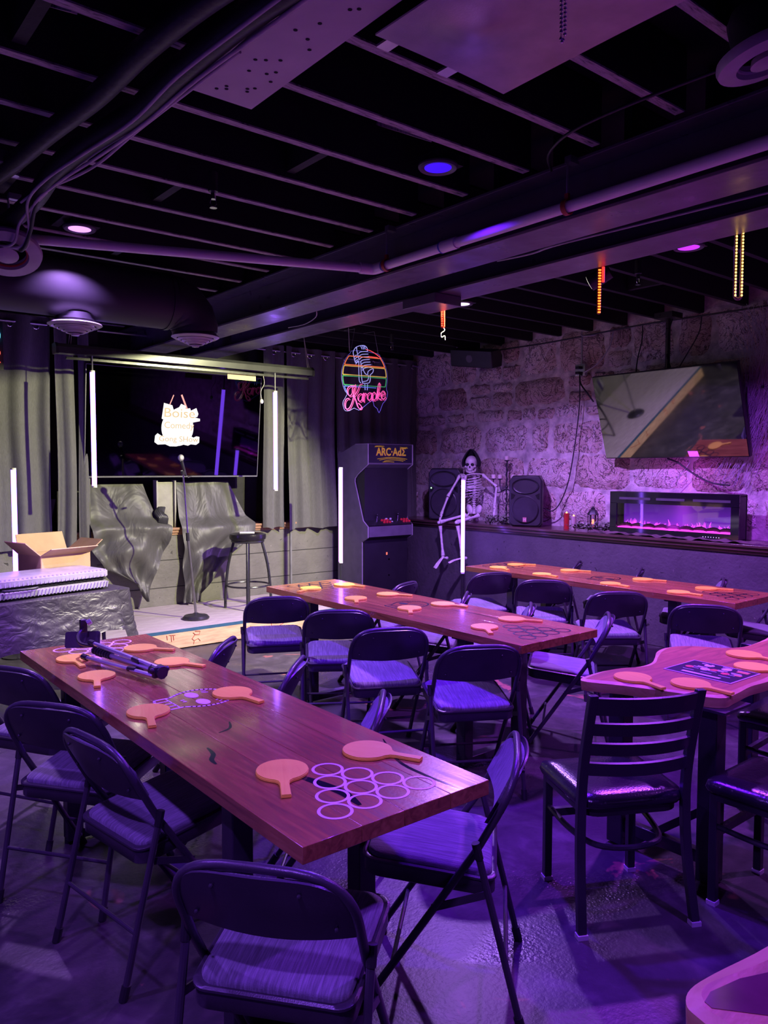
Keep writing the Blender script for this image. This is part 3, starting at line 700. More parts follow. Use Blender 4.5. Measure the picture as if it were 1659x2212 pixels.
def long_table(x, y, label, ink, widths, cracks):
    t = thing('long_table', label, 'table', (x, y, 0), 0, 'long plank tables')
    cx = -TW / 2
    for w in widths:
        o = MB().box((0, 0, 0), (w - .0006, TL, TH)).build('plank', WALNUT, t, bevel=.0015, loc=(cx + w / 2, 0, TZ - TH / 2)); cx += w
    for sx in (-1, 1):
        for sy in (-1, 1):
            MB().box((sx * .22, sy * .745, .36), (.066, .066, .69)).build('post', BLACKM, t, bevel=.004)
    for sy in (-1, 1):
        MB().box((0, sy * .745, TZ - TH - .008), (.56, .09, .012)).build('top_plate', BLACKM, t)
        MB().box((0, sy * .745, .035), (.374, .06, .04)).build('base_bar', BLACKM, t, bevel=.003)
        for sx in (-1, 1): MB().cyl((sx * .24, sy * .745, 0), (sx * .24, sy * .745, .02), .018).build('leveller', RUBBER, t)
    b = MB(); ring(b, 0, 0, .0462, .0085); rm = b.mesh('cup_ring_print', ink, 0)
    for s_ in (-1, 1):
        yb = TL / 2 - .105
        for row in range(4):
            for k in range(4 - row):
                o = bpy.data.objects.new('cup_ring_print', rm); COL.objects.link(o); o.parent = t; o.location = ((k - (3 - row) / 2) * .0935, s_ * (yb - row * .0785), TZ + .0002 + .00005 * ((row + k) % 2))
    b = MB(); hx, hy = .03, -.005
    ring_pts = [(hx + .115 * math.cos(a), hy + .108 * math.sin(a)) for a in [math.radians(-132 + 264 * k / 30) for k in range(31)]]
    stroke(b, ring_pts, .010)
    stroke(b, [ring_pts[0], (hx - .10, hy - .068), (hx - .155, hy - .068), (hx - .165, hy - .05), (hx - .165, hy + .05), (hx - .155, hy + .068), (hx - .10, hy + .068), ring_pts[-1]], .009)
    for q in (-.034, 0, .034): stroke(b, [(hx - .16, hy + q), (hx - .115, hy + q)], .006)
    stroke(b, [(hx - .115, hy - .06), (hx - .115, hy + .06)], .005)
    disc(b, hx - .018, hy + .05, .024, .037); disc(b, hx - .018, hy - .05, .024, .037)
    for q in (-1, 1):
        disc(b, hx - .072, hy + q * .010, .009, .005, 8); stroke(b, [(hx + .03, hy + q * .06), (hx + .05, hy + q * .052)], .006); stroke(b, [(hx + .035, hy + q * .078), (hx + .05, hy + q * .072)], .005)
    b.build('emblem_print', ink, t, loc=(0, 0, TZ + .0002), smooth=0)
    for pts, w in cracks:
        bb = MB()
        P_ = smooth_path([(a, c, 0) for a, c in pts], 5)
        m_ = len(P_); vs = []; fs = []
        for i, p in enumerate(P_):
            d = (P_[min(i + 1, m_ - 1)] - P_[max(i - 1, 0)]).normalized(); n_ = Vector((-d.y, d.x, 0)) * (w * (.25 + .75 * math.sin(PI * (i + .4) / m_)))
            vs += [tuple(p - n_), tuple(p + n_)]
        fs = [(2 * i, 2 * i + 1, 2 * i + 3, 2 * i + 2) for i in range(m_ - 1)]
        bb.add(vs, fs).build('epoxy_crack', EPOXY, t, loc=(0, 0, TZ + .0004), smooth=0)
    return t
long_table(1.2400, 2.662, 'nearest long plank table with white cup rings and white skull print', WHITEPRINT, (.17, .135, .16, .147),
           [([(.28, -.78), (.20, -.95), (.19, -1.08), (.20, -1.20)], .006), ([(-.10, -.83), (-.075, -.93), (-.06, -1.03), (-.07, -1.12)], .016), ([(-.19, -.50), (-.20, -.56), (-.225, -.60), (-.23, -.64)], .008), ([(-.02, -.32), (-.05, -.38), (-.10, -.40)], .005)])
long_table(3.170, 3.690, 'middle long plank table with black cup rings', BLACKPRINT, (.15, .165, .14, .157), [([(.1, -.3), (.12, -.5), (.1, -.7)], .004)])
long_table(5.150, 3.625, 'long plank table in front of the concrete ledge', BLACKPRINT, (.16, .14, .165, .147), [([(-.1, .3), (-.12, .1), (-.1, 0)], .004)])

# ================================================================== PADDLES
PADM = wood_mat('orange_wood_paddle', (.92, .76, .045), (.98, .86, .06), (1.0, .92, .08), sc=(4, 40, 4), rough=.5, coat=.05, bmp=.05)
PADE = M('paddle_edge', (.95, .70, .06), .6)
def paddle_poly(e=0):
    R = .0745 + e; p = []
    a0 = math.asin(.022 / R)
    for i in range(29):
        a = .36 + (2 * PI - .72) * i / 28
        p.append((R * math.cos(a) * 1.03, R * math.sin(a)))
    return p + [(.082, -.0165 - e), (.098, -.013 - e), (.175, -.0135 - e), (.175, .0135 + e), (.098, .013 + e), (.082, .0165 + e)]
pt_ = thing('wooden_paddle', '', 'paddle', (0, 0, 0), 0, 'ping-pong paddles on the tables')
MB().prism(paddle_poly(), 0, .0072).build('board', PADE, pt_, bevel=.0008)
MB().prism(paddle_poly(-.0012), .0072, .0098).build('face_ply', PADM, pt_, bevel=.0005)
T1n, T2n, T3n, T4n = 'nearest long table', 'middle long table', 'wall-side long table', 'live-edge table'
PADDLES = [(1.079, 3.55, -95, 'paddle left of the tripod on the ' + T1n), (1.061, 3.192, -108, 'paddle at the left edge of the ' + T1n + ' in the light reflection'), (1.39, 3.56, -51, 'paddle behind the tripod at the far end of the ' + T1n), (1.397, 3.215, -63, 'paddle right of the tripod foot on the ' + T1n),
    (1.043, 2.606, -108, 'paddle by the jaw of the white skull print on the ' + T1n), (1.38, 2.623, -81, 'paddle over the crown of the white skull print on the ' + T1n), (1.127, 1.849, -118, 'paddle left of the white cup rings on the ' + T1n), (1.411, 1.823, -63, 'paddle behind the white cup rings on the ' + T1n),
    (3.049, 4.60, -153, 'yellowish paddle at the stage-side corner of the ' + T2n), (3.338, 4.592, -69, 'paddle in the tube reflection, far end of the ' + T2n), (3.046, 4.06, -125, 'small looking paddle third from the stage on the ' + T2n), (3.317, 4.059, -59, 'paddle at the far edge of the ' + T2n + ', below the arcade'),
    (3.085, 3.564, -128, 'paddle in front of the black skull print on the ' + T2n), (3.344, 3.542, -73, 'paddle behind the black skull print on the ' + T2n), (3.031, 2.882, -125, 'paddle left of the black cup rings on the ' + T2n), (3.312, 2.938, -62, 'paddle behind the black cup rings on the ' + T2n),
    (4.978, 4.574, -108, 'leftmost front paddle on the ' + T3n), (5.246, 4.609, -40, 'leftmost back paddle on the ' + T3n), (4.94, 4.062, -97, 'second front paddle from the left on the ' + T3n), (5.303, 4.064, -60, 'second back paddle from the left on the ' + T3n),
    (4.93, 3.404, -98, 'third front paddle from the left on the ' + T3n), (5.312, 3.375, -68, 'third back paddle from the left on the ' + T3n), (4.956, 2.869, -91, 'rightmost front paddle on the ' + T3n), (5.268, 2.832, -61, 'rightmost back paddle on the ' + T3n),
    (2.763, 1.793, -106, 'paddle at the left corner of the ' + T4n), (2.863, 1.596, -92, 'paddle between the menu card and the near edge of the ' + T4n), (3.51, 1.70, -91, 'paddle at the far right of the ' + T4n + ', cut by the edge'), (3.315, 1.565, -93, 'paddle right of the menu card on the ' + T4n)]
for i, (x, y, a, lab) in enumerate(PADDLES):
    o = pt_ if i == 0 else copy_tree(pt_)
    o.location = (x, y, TZ + .001); o.rotation_euler = (0, 0, math.radians(a)); o['label'] = 'orange wooden ' + lab

# ================================================================== LIVE-EDGE TABLES
SLAB = wood_mat('slab_heartwood', (.22, .095, .035), (.40, .19, .065), (.52, .28, .10), sc=(2.2, 16, 16), rough=.38, coat=.25)
SAP = wood_mat('slab_sapwood', (.54, .32, .13), (.68, .45, .19), (.78, .56, .26), sc=(3, 10, 30), rough=.5, coat=.1)
def slab_table(name, label, outline, inset, th, loc, legs, legname='post'):
    t = thing(name, label, 'table', loc)
    P_ = smooth_path([(x, y, 0) for x, y in outline], 4, True); n = len(P_); c = sum(P_, Vector()) / n
    inn = []
    for i in range(n):
        d = (P_[(i + 1) % n] - P_[i - 1]).normalized(); q = Vector((-d.y, d.x, 0))
        inn.append(P_[i] + q * inset * (1 + .3 * math.sin(i * .55)))
    heart = MB().prism([(p.x, p.y) for p in inn], TZ - th, TZ).build('heartwood', SLAB, t, smooth=30)
    vs = []; fs = []
    for i in range(n):
        o = P_[i] - (P_[i] - inn[i]) * (.2 + .15 * math.sin(i * .4))
        vs += [(inn[i].x, inn[i].y, TZ), (P_[i].x, P_[i].y, TZ - .006), (P_[i].x, P_[i].y, TZ - .018), (o.x, o.y, TZ - th), (inn[i].x, inn[i].y, TZ - th)]
    for i in range(n):
        j = (i + 1) % n
        for k in range(4): fs.append((i * 5 + k, i * 5 + k + 1, j * 5 + k + 1, j * 5 + k))
    MB().add(vs, fs).build('sapwood_edge', SAP, t, smooth=50)
    for lx, ly in legs:
        MB().box((lx, ly, (TZ - th) / 2), (.075, .075, TZ - th - .012)).build(legname, BLACKM, t, bevel=.004)
        MB().box((lx, ly, TZ - th - .006), (.2, .2, .01)).build('top_plate', BLACKM, t)
    return t
out4 = [(2.595, 1.925), (2.665, 1.77), (2.73, 1.61), (2.80, 1.445), (2.90, 1.432), (3.05, 1.446), (3.2, 1.436), (3.5, 1.45), (3.8, 1.42), (4.07, 1.44), (4.10, 1.62), (4.07, 1.81), (3.95, 1.81), (3.85, 1.80), (3.70, 1.80), (3.60, 1.86), (3.53, 1.95), (3.42, 2.02), (3.30, 2.01), (3.18, 1.95), (3.08, 1.905), (2.98, 1.90), (2.88, 1.935), (2.75, 1.955)]
oa = [(a - 3.3, b - 1.69) for a, b in out4]
t4 = slab_table('live_edge_table', 'live-edge slab table with a menu card and paddles beside the ladder-back chairs', oa, .020, .045, (3.3, 1.69, 0), [(-.44, -.19), (.72, -.19)])
for lx in (-.44, .72):
    MB().bar((lx, -.19, .09), (lx, .22, .09), .04, .05).build('foot_bar', BLACKM, t4, bevel=.003)
    MB().bar((lx, -.19, .30), (lx, .16, .02), .03, .03).build('foot_brace', BLACKM, t4)
    MB().box((lx, .22, .36), (.075, .075, .70)).build('post', BLACKM, t4, bevel=.004)
out5 = [(1.125, .60), (1.105, .50), (1.08, .30), (1.10, .05), (1.15, -.15), (1.4, -.2), (1.7, -.18), (1.95, -.1), (1.97, .3), (1.96, .58), (1.8, .60), (1.6, .61), (1.4, .618), (1.25, .640), (1.18, .645), (1.14, .630)]
t5 = slab_table('live_edge_table', 'live-edge slab table corner with a black resin pocket at bottom right', [(a - 1.5, b - .25) for a, b in out5], .022, .05, (1.5, .25, 0), [(.15, 0)])
MB().prism([(-.345, .345), (-.30, .29), (-.20, .17), (-.06, .02), (.1, -.12), (.3, -.2), (.42, -.1), (.42, .1), (.2, .18), (.0, .25), (-.14, .31), (-.24, .352), (-.31, .366), (-.34, .360)], 0, .0008).build('resin_pocket', M('plum_resin', (.10, .025, .055), .12, var=.4, scale=6), t5, loc=(0, 0, TZ), smooth=0)
# menu card
mc = thing('menu_card', 'dark laminated menu card with pictures on the live-edge table', 'menu', (3.122, 1.648, TZ + .001), math.radians(-1))
MB().box((0, 0, .001), (.245, .30, .002)).build('card', M('white_laminate', (.62, .55, .75), .3), mc)
MB().box((0, 0, .0023), (.232, .288, .0006)).build('print_field', M('navy_print', (.02, .02, .035), .3), mc)
PW = M('menu_white_print', (.6, .6, .65), .4); PR = M('menu_red_print', (.6, .12, .08), .4); PO = M('menu_orange_print', (.6, .3, .1), .4)
b = MB()
def mdash(b, x, y, w, h=.004): b.box((x, y, .0029), (w, h, .0006))
b.box((-.085, .0, .0029), (.018, .17, .0006))
for xx in (-.045, -.005): [mdash(b, xx, yy, .004, .05) for yy in (-.08, .0, .08)]
for xx, yy in ((.02, -.10), (.035, -.09), (.02, -.02), (.035, -.03), (.02, .07), (.035, .06), (.09, -.09), (.1, -.02), (.09, .07)): mdash(b, xx, yy, .008, .045)
for xx, yy in ((.07, -.03), (.075, .05), (.005, .03)): b.lathe([(.001, .0026), (.022, .0026), (.022, .0032), (.001, .0032)], 10, (xx, yy, 0))
b.build('white_print', PW, mc)
b = MB()
for xx, yy in ((.0, -.06), (.0, .10), (.02, .0)): b.lathe([(.001, .0026), (.018, .0026), (.018, .0033), (.001, .0033)], 10, (xx, yy, 0))
b.build('red_print', PR, mc)
MB().box((.075, -.10, .003), (.03, .05, .0006)).build('orange_print', PO, mc); MB().box((.01, -.11, .003), (.02, .03, .0006)).build('orange_print', PO, mc)

# ================================================================== LADDER-BACK CHAIRS
VINYL = M('black_vinyl', (.014, .012, .016), .22, bmp=.12, bscale=120, spec=.6)
def ladder_chair():
    t = thing('ladder_back_chair', '', 'chair', (0, 0, 0), 0, 'black ladder-back chairs')
    GL = M('pale_foot_glide', (.55, .5, .55), .5)
    def post(s_):
        pts = [(s_ * .215, -.215, .015), (s_ * .205, -.175, .25), (s_ * .20, -.165, .45), (s_ * .20, -.185, .62), (s_ * .20, -.245, .86)]
        P_ = smooth_path(pts, 4); b = MB(); vs = []; fs = []
        for p in P_:
            vs += [(p.x - .016, p.y - .013, p.z), (p.x + .016, p.y - .013, p.z), (p.x + .016, p.y + .013, p.z), (p.x - .016, p.y + .013, p.z)]
        for i in range(len(P_) - 1):
            for j in range(4): fs.append((i * 4 + j, i * 4 + (j + 1) % 4, i * 4 + 4 + (j + 1) % 4, i * 4 + 4 + j))
        n = len(P_); fs += [(3, 2, 1, 0), (4 * n - 4, 4 * n - 3, 4 * n - 2, 4 * n - 1)]
        return b.add(vs, fs)
    def yb(z_): return -.185 - .06 * (z_ - .62) / .24 if z_ > .62 else -.165 - .02 * (z_ - .45) / .17
    for s_ in (-1, 1):
        p = post(s_).build('rear_post', BLACKM, t, smooth=30, bevel=.003)
        MB().box((s_ * .2155, -.217, .008), (.037, .031, .016)).build('foot_glide', GL, p)
        l = MB().box((s_ * .178, .175, .22), (.03, .03, .41)).build('front_leg', BLACKM, t, bevel=.003)
        MB().box((s_ * .178, .175, .008), (.035, .035, .016)).build('foot_glide', GL, l)
    for z_, h in ((.82, .062), (.735, .045), (.66, .045), (.585, .045)):
        def f(u, v, z_=z_, h=h):
            s_ = (u - .5) * 2; zz = z_ + (v - .5) * h
            return (Vector((s_ * .198, yb(zz) - .042 * (1 - s_ * s_), zz)), Vector((0, 1, .12)))
        MB().sheet(f, 14, 2, .014).build('back_slat', BLACKM, t, smooth=40)
    def so(e, n=6):
        P_ = []
        for cx, cy, r, a in ((.17 + e, .17 + e, .035, 0), (-.17 - e, .17 + e, .035, PI / 2), (-.13 - e, -.11 - e, .07, PI), (.13 + e, -.11 - e, .07, 1.5 * PI)): P_ += arc(cx, cy, r, a, a + PI / 2, n)
        return P_
    vs = []; fs = []; lv = [(-.02, .425), (0, .43), (.006, .445), (0, .462), (-.03, .474), (-.08, .478), (-.12, .477)]
    for e, z_ in lv: P_ = so(e); n = len(P_); vs += [(x, y, z_ + (.006 * abs(x) / .2 if z_ > .46 else 0)) for x, y in P_]
    for i in range(len(lv) - 1):
        for j in range(n): fs.append((i * n + j, i * n + (j + 1) % n, (i + 1) * n + (j + 1) % n, (i + 1) * n + j))
    fs += [tuple(reversed(range(n))), tuple((len(lv) - 1) * n + j for j in range(n))]
    MB().add(vs, fs).build('seat_pad', VINYL, t, smooth=70)
    MB().prism(so(-.012), .40, .425).build('seat_frame', BLACKM, t)
    MB().tube(smooth_path([(-.178, .175, .30), (-.165, .0, .285), (-.12, -.13, .28), (0, -.17, .28), (.12, -.13, .28), (.165, .0, .285), (.178, .175, .30)], 5), .011, 8).build('ring_stretcher', BLACKM, t)
    MB().box((0, .175, .27), (.34, .02, .03)).build('front_stretcher', BLACKM, t)
    return t
lc = ladder_chair()
for i, (x, y, a, lab) in enumerate([(2.455, 1.675, -28, 'black ladder-back chair with shiny seat at the corner of the live-edge table'), (2.90, 1.235, 0, 'black ladder-back chair cut by the right edge, near side of the live-edge table'), (3.80, 1.575, 4, 'black ladder-back chair tucked under the right part of the live-edge table')]):
    o = lc if i == 0 else copy_tree(lc)
    o.location = (x, y, 0); o.rotation_euler = (0, 0, math.radians(a)); o['label'] = lab
# ================================================================== STAGE EQUIPMENT
def text_obj(name, body, size, mat, parent, loc, rot=(PI / 2, 0, 0), ext=.0008, align='CENTER', bevel=0, shear=0, offset=0, sx=1):
    cu = bpy.data.curves.new('lettering', 'FONT'); cu.body = body; cu.size = size; cu.extrude = ext; cu.align_x = align; cu.align_y = 'CENTER'; cu.shear = shear; cu.offset = offset; cu.resolution_u = 3
    tmp = bpy.data.objects.new('lettering', cu); COL.objects.link(tmp)
    me = bpy.data.meshes.new_from_object(tmp); bpy.data.objects.remove(tmp)
    me.name = name; me.materials.clear(); me.materials.append(mat)
    o = bpy.data.objects.new(name, me); COL.objects.link(o); o.parent = parent; o.location = loc; o.rotation_euler = rot; o.scale = (sx, 1, 1)
    return o
def screen_mat(name, base):
    m, nt, N, L, P = newmat(name)
    P.inputs['Base Color'].default_value = (*base, 1); P.inputs['Metallic'].default_value = 1; P.inputs['Roughness'].default_value = .03
    v = texco(N, L); L.new(ramp(N, L, noise(N, L, v, 3, 4), [(.35, (.025,) * 3), (.7, (.05,) * 3)]), P.inputs['Roughness'])
    return m
# --- stage TV
tv = thing('stage_tv', 'large black TV on the stage wall showing a white round gong logo', 'tv', (3.41, 7.60, 2.075), rot=(math.radians(6), 0, 0))
TVW, TVH = 1.90, 1.09
MB().box((0, .02, 0), (TVW, .04, TVH)).build('case', PLASTIC, tv, bevel=.004)
MB().box((0, -.002, .004), (TVW - .016, .006, TVH - .026)).build('screen', screen_mat('stage_tv_glass', (.035, .033, .045)), tv)
fr = MB(); fr.box((0, -.003, -TVH / 2 + .006), (TVW, .012, .012)); fr.box((0, -.003, TVH / 2 - .003), (TVW, .012, .006))
for s_ in (-1, 1): fr.box((s_ * (TVW / 2 - .003), -.003, 0), (.006, .012, TVH))
fr.build('bezel', M('grey_bezel', (.16, .16, .17), .35), tv)
MB().box((0, .10, -.1), (.5, .12, .4)).build('wall_bracket', BLACKM, tv)
LW = emis('logo_white', (1.0, 1.0, .92), 1.25, .02); LT = emis('logo_tan', (.78, .52, .28), .9, .02); LP = emis('logo_strap', (1.0, .32, .34), .9, .02)
lz = -.035
lg = MB().prism([(.175 * math.cos(2 * PI * i / 40), .185 * math.sin(2 * PI * i / 40)) for i in range(40)], 0, .001, Matrix(((1, 0, 0), (0, 0, -1), (0, 1, 0)))).build('gong_disc', LW, tv, loc=(-.01, -.006, lz), smooth=0)
b = MB()
def lpoly(b, pts, y=-.0065): b.prism(pts, 0, .001, Matrix(((1, 0, 0), (0, 0, -1), (0, 1, 0))), (0, y, 0))
lpoly(b, [(-.185, .055), (-.165, .215), (-.075, .195), (-.06, .15), (.0, .18), (.02, .215), (.075, .195), (.07, .165), (.12, .175), (.13, .15), (.19, .18), (.215, .12), (.205, .09), (.175, .08), (.235, .07), (.235, .045), (.165, .03), (.1, .02), (-.1, .02)])
lpoly(b, [(-.255, -.185), (-.25, -.12), (-.225, -.095), (-.18, -.12), (-.1, -.1), (.1, -.1), (.17, -.13), (.2, -.115), (.235, -.12), (.235, -.18), (.2, -.205), (.14, -.2), (.11, -.215), (.06, -.205), (-.02, -.225), (-.09, -.225), (-.14, -.205), (-.22, -.21)])
b.build('logo_cloud', LW, tv, loc=(0, 0, 0), smooth=0)
bpy.data.objects[lg.name].location.z = lz
for nm, tx, sz, zz, shx in (('logo_word', 'Boise', .135, .115, 1.18), ('logo_word', 'Comedy', .095, -.01, 1.0), ('logo_word', 'Gong SHow', .08, -.15, 1.1)):
    text_obj(nm, tx, sz, LT, tv, (0.005, -.0105, zz), ext=.0008, sx=shx)
b = MB(); b.box((-.085, -.0065, .245), (.010, .002, .12), roty(.38)); b.build('logo_strap', LP, tv)
b = MB(); b.box((.055, -.0065, .235), (.018, .002, .16), roty(-.42)); b.build('logo_strap', LP, tv)
# --- projector screen housing hung in front of the TV
sc = thing('projector_screen', 'long black projector screen housing hanging above the stage TV', 'screen', (3.34, 7.0, 2.645))
GLOSSK = M('glossy_black_housing', (.05, .05, .055), .22, spec=.7)
MB().prism([(-.055, -.035), (.045, -.035), (.055, .0), (.05, .045), (-.03, .05), (-.06, .02)], -1.31, 1.31, Matrix(((0, 0, 1), (1, 0, 0), (0, 1, 0)))).build('housing', GLOSSK, sc, smooth=25)
MB().box((.03, .01, -.065), (2.5, .03, .022)).build('weight_bar', BLACKM, sc)
for s_ in (-1, 1): MB().prism([(-.06, -.04), (.05, -.04), (.06, .0), (.055, .05), (-.03, .055), (-.065, .02)], s_ * 1.31 - .012, s_ * 1.31 + .012, Matrix(((0, 0, 1), (1, 0, 0), (0, 1, 0)))).build('end_cap', PLASTIC, sc)
for x in (1.27, -1.2):
    MB().tube([(x, 0, .05), (x - .05 * sgn(x), 0, .40)], .003, 5).build('hanging_cord', ROPEW, sc); MB().tube([(x + .02, 0, .05), (x - .05 * sgn(x), 0, .40)], .003, 5).build('hanging_cord', ROPEW, sc)
for x in (-1.17, -.98): MB().box((x, .03, .13), (.075, .02, .18)).build('bracket_strap', BLACKM, sc)
tc = M('yellowed_card', (.62, .52, .30), .6)
cs = thing('card_strip', 'yellowed card strips tucked under the projector screen housing', 'card', (3.86, 7.05, 2.545)); MB().box((-.07, 0, 0), (.2, .004, .055)).build('strip', tc, cs); MB().box((.09, 0, -.004), (.12, .004, .05)).build('strip', tc, cs)
# --- LED tubes
def tube_mat(): return emis('violet_led_tube', TUBE_COL, TUBE_STR)
TUBEM = tube_mat()
def led_tube(x, y, zb, zt, label, stand=None, hang=None):
    t = thing('led_tube_light', label, 'tube light', (x, y, 0), 0, 'glowing LED tube lights')
    MB().tube([(0, 0, zb + .012), (0, 0, zt - .012)], .0205, 14).build('glowing_tube', TUBEM, t)
    for a, c in ((zb - .004, zb + .012), (zt - .012, zt + .004)): MB().cyl((0, 0, a), (0, 0, c), .022, n=14).build('end_cap', WHITEP, t)
    if stand:
        MB().cyl((0, 0, .02), (0, 0, zb), .011, n=8).build('stand_pole', BLACKM, t)
        MB().lathe([(.13, 0), (.13, .010), (.05, .022), (.018, .05)], 20).build('stand_base', BLACKM, t)
    if hang:
        MB().tube([(0, 0, zt), (0, 0, hang)], .006, 6).build('hanging_lead', STEEL, t)
    return t
led_tube(1.70, 7.12, .58, 1.62, 'LED tube light standing at the left edge behind the hard case', True)
led_tube(2.335, 6.985, 1.455, 2.48, 'LED tube light hanging at the left side of the stage TV', hang=2.62)
led_tube(4.20, 6.985, 1.395, 2.42, 'LED tube light hanging at the right side of the stage TV', hang=2.62)
led_tube(4.70, 6.525, .645, 1.632, 'LED tube light standing beside the arcade cabinet', True)
led_tube(6.00, 6.04, .475, 1.51, 'LED tube light standing in front of the skeleton', True)
# cord with a small connector beside the right hanging tube
t = thing('pull_cord', 'thin cord with a small pale connector beside the right hanging tube', 'cord', (4.07, 7.0, 2.57))
MB().tube(smooth_path([(0, 0, 0), (.01, 0, -.08), (-.03, 0, -.16), (-.02, 0, -.24)], 4), .0025, 5).build('cord', ROPEW, t); MB().ball((-.02, 0, -.26), .02, 8, 6, (1, .6, 1.2)).build('connector', WHITEP, t)
# --- microphone on a round-base stand
t = thing('microphone_stand', 'microphone on a straight stand with round black base at centre stage', 'microphone', (3.235, 6.87, .182))
MB().lathe([(.125, 0), (.128, .012), (.11, .032), (.04, .045), (.012, .06)], 28).build('base', BLACKM, t)
MB().tube([(0, 0, .05), (-.075, 0, .80)], .0125, 10).build('lower_pole', M('brushed_pole', (.30, .29, .28), .3, .8), t)
MB().tube([(-.072, 0, .77), (-.112, 0, 1.39)], .008, 8).build('upper_pole', CHROME, t)
MB().tube([(-.073, 0, .755), (-.076, 0, .83)], .017, 10).build('clutch', BLACKM, t)
mc_ = MB().tube([(-.085, 0, 1.37), (-.135, -.02, 1.51)], [.011, .016], 12); mc_.tube([(-.112, 0, 1.385), (-.118, -.005, 1.42)], .02, 10); mc_.build('mic_body', BLACKM, t)
MB().ball((-.142, -.024, 1.54), .028, 14, 9, (1, 1, 1.12)).build('mic_grille', M('silver_grille', (.6, .6, .6), .4, .6, bmp=.6, bscale=250), t)
MB().tube([(-.06, .01, 1.36), (-.02, .0, 1.37)], .008, 8).build('clip_knob', CHROME, t)
# --- bar stool with a folded white paper
t = thing('bar_stool', 'black round bar stool with ring footrest on the stage', 'stool', (3.93, 7.10, .182))
MB().lathe([(.165, .70), (.185, .715), (.19, .74), (.185, .765), (.15, .775), (.001, .777)], 30).build('seat_cushion', VINYL, t)
MB().lathe([(.15, .675), (.17, .685), (.17, .702), (.15, .702)], 26).build('seat_frame', BLACKM, t)
for k in range(4):
    a = PI / 4 + k * PI / 2 + .25; d = Vector((math.cos(a), math.sin(a), 0))
    MB().tube(smooth_path([d * .235, d * .228 + Vector((0, 0, .2)), d * .20 + Vector((0, 0, .45)), d * .145 + Vector((0, 0, .68))], 4), .0145, 10).build('leg', BLACKM, t)
MB().tube(arc3((0, 0, .235), .218, 36), .010, 8, closed=True).build('footrest_ring', BLACKM, t)
t = tag(MB().box((0, 0, .006), (.15, .09, .011)).build('folded_paper', M('white_paper', (.8, .78, .74), .6), loc=(3.90, 7.06, .182 + .7775), rot=(0, 0, -.5), bevel=.002), 'small folded white paper on the bar stool seat', 'paper')
# --- curtains
def curtain_mat():
    m, nt, N, L, P = newmat('dark_grey_curtain_cloth')
    v = texco(N, L); a = noise(N, L, texco(N, L, (60, 60, 6)), 4, 5, .7); b_ = noise(N, L, v, 5, 4)
    c = ramp(N, L, a, [(.3, (.085, .085, .078)), (.7, (.15, .148, .137))])
    L.new(mix(N, L, .4, c, ramp(N, L, b_, [(.3, (.7, .7, .7)), (.7, (1, 1, 1))]), 'MULTIPLY'), P.inputs['Base Color'])
    P.inputs['Roughness'].default_value = .8; P.inputs['Sheen Weight'].default_value = .3
    bump(N, L, P, mix(N, L, .5, a, noise(N, L, v, 14, 4)), .35, .006); return m
CURT = curtain_mat(); GROM = M('steel_grommet', (.6, .6, .62), .25, 1)
def curtain(x0, x1, y, zb, zt, folds, amp, seed, label, grommets=0):
    r = random.Random(seed); ph = [r.uniform(0, 6) for _ in range(4)]; xc = (x0 + x1) / 2; w = x1 - x0
    t = thing('stage_curtain', label, 'curtain', (xc, y, 0), 0, 'dark stage curtains')
    def dy(u, v):
        s_ = u + .03 * math.sin(ph[0] + u * 5) + .012 * math.sin(7 * v + ph[1])
        k = math.sin(2 * PI * folds * s_ + ph[2]); k = sgn(k) * abs(k) ** .7
        return amp * (k * (.65 + .35 * v) + .28 * math.sin(2 * PI * folds * 2.3 * s_ + ph[3] + v) * v)
    def f(u, v):
        z_ = zt + (zb - zt) * v + .012 * math.sin(9 * u + ph[1]) * v
        x = (u - .5) * w * (1 - .03 * math.sin(PI * v)) + .02 * math.sin(4 * v + ph[0]) * (v)
        e = .002; g = (dy(min(u + e, 1), v) - dy(max(u - e, 0), v)) / (2 * e * w)
        return (Vector((x, dy(u, v), z_)), Vector((g, -1, 0)).normalized())
    MB().sheet(f, int(folds * 16) + 8, 30, .004).build('cloth', CURT, t, smooth=80)
    for k in range(grommets):
        u = (k + .5) / grommets; p, n_ = f(u, .03)
        MB().tube([(p.x + .026 * math.cos(a), p.y - .012, p.z - .02 + .026 * math.sin(a)) for a in [2 * PI * q / 16 for q in range(16)]], .006, 6, closed=True).build('grommet', GROM, t)
    return t
YC = 7.655
curtain(.35, 2.17, YC, .865, 3.02, 6, .040, 1, 'wide grey curtain panel at the left edge of the stage', 8)
curtain(2.21, 2.385, YC, .86, 3.02, 1, .03, 2, 'narrow grey curtain fold left of the stage TV', 1)
curtain(2.425, 2.54, YC, .875, 3.02, .8, .026, 3, 'narrowest grey curtain strip touching the stage TV side', 1)
curtain(4.46, 4.71, YC, .945, 3.02, 1.4, .03, 4, 'grey curtain strip right of the hanging light tube', 1)
curtain(4.74, 5.42, YC, .925, 3.02, 3, .04, 5, 'grey curtain panel between stage TV and arcade cabinet', 3)
curtain(5.46, 6.76, YC + .005, .92, 3.02, 6, .034, 6, 'dark curtain panel behind the arcade cabinet and neon sign', 6)
t = thing('curtain_rod', 'thin metal curtain rod above the stage wall', 'rod', (3.5, YC, 2.955)); MB().tube([(-3.4, 0, 0), (3.26, 0, 0)], .011, 8).build('rod', STEEL, t); MB().ball((3.27, 0, 0), .02).build('finial', STEEL, t); MB().ball((-3.41, 0, 0), .02).build('finial', STEEL, t)
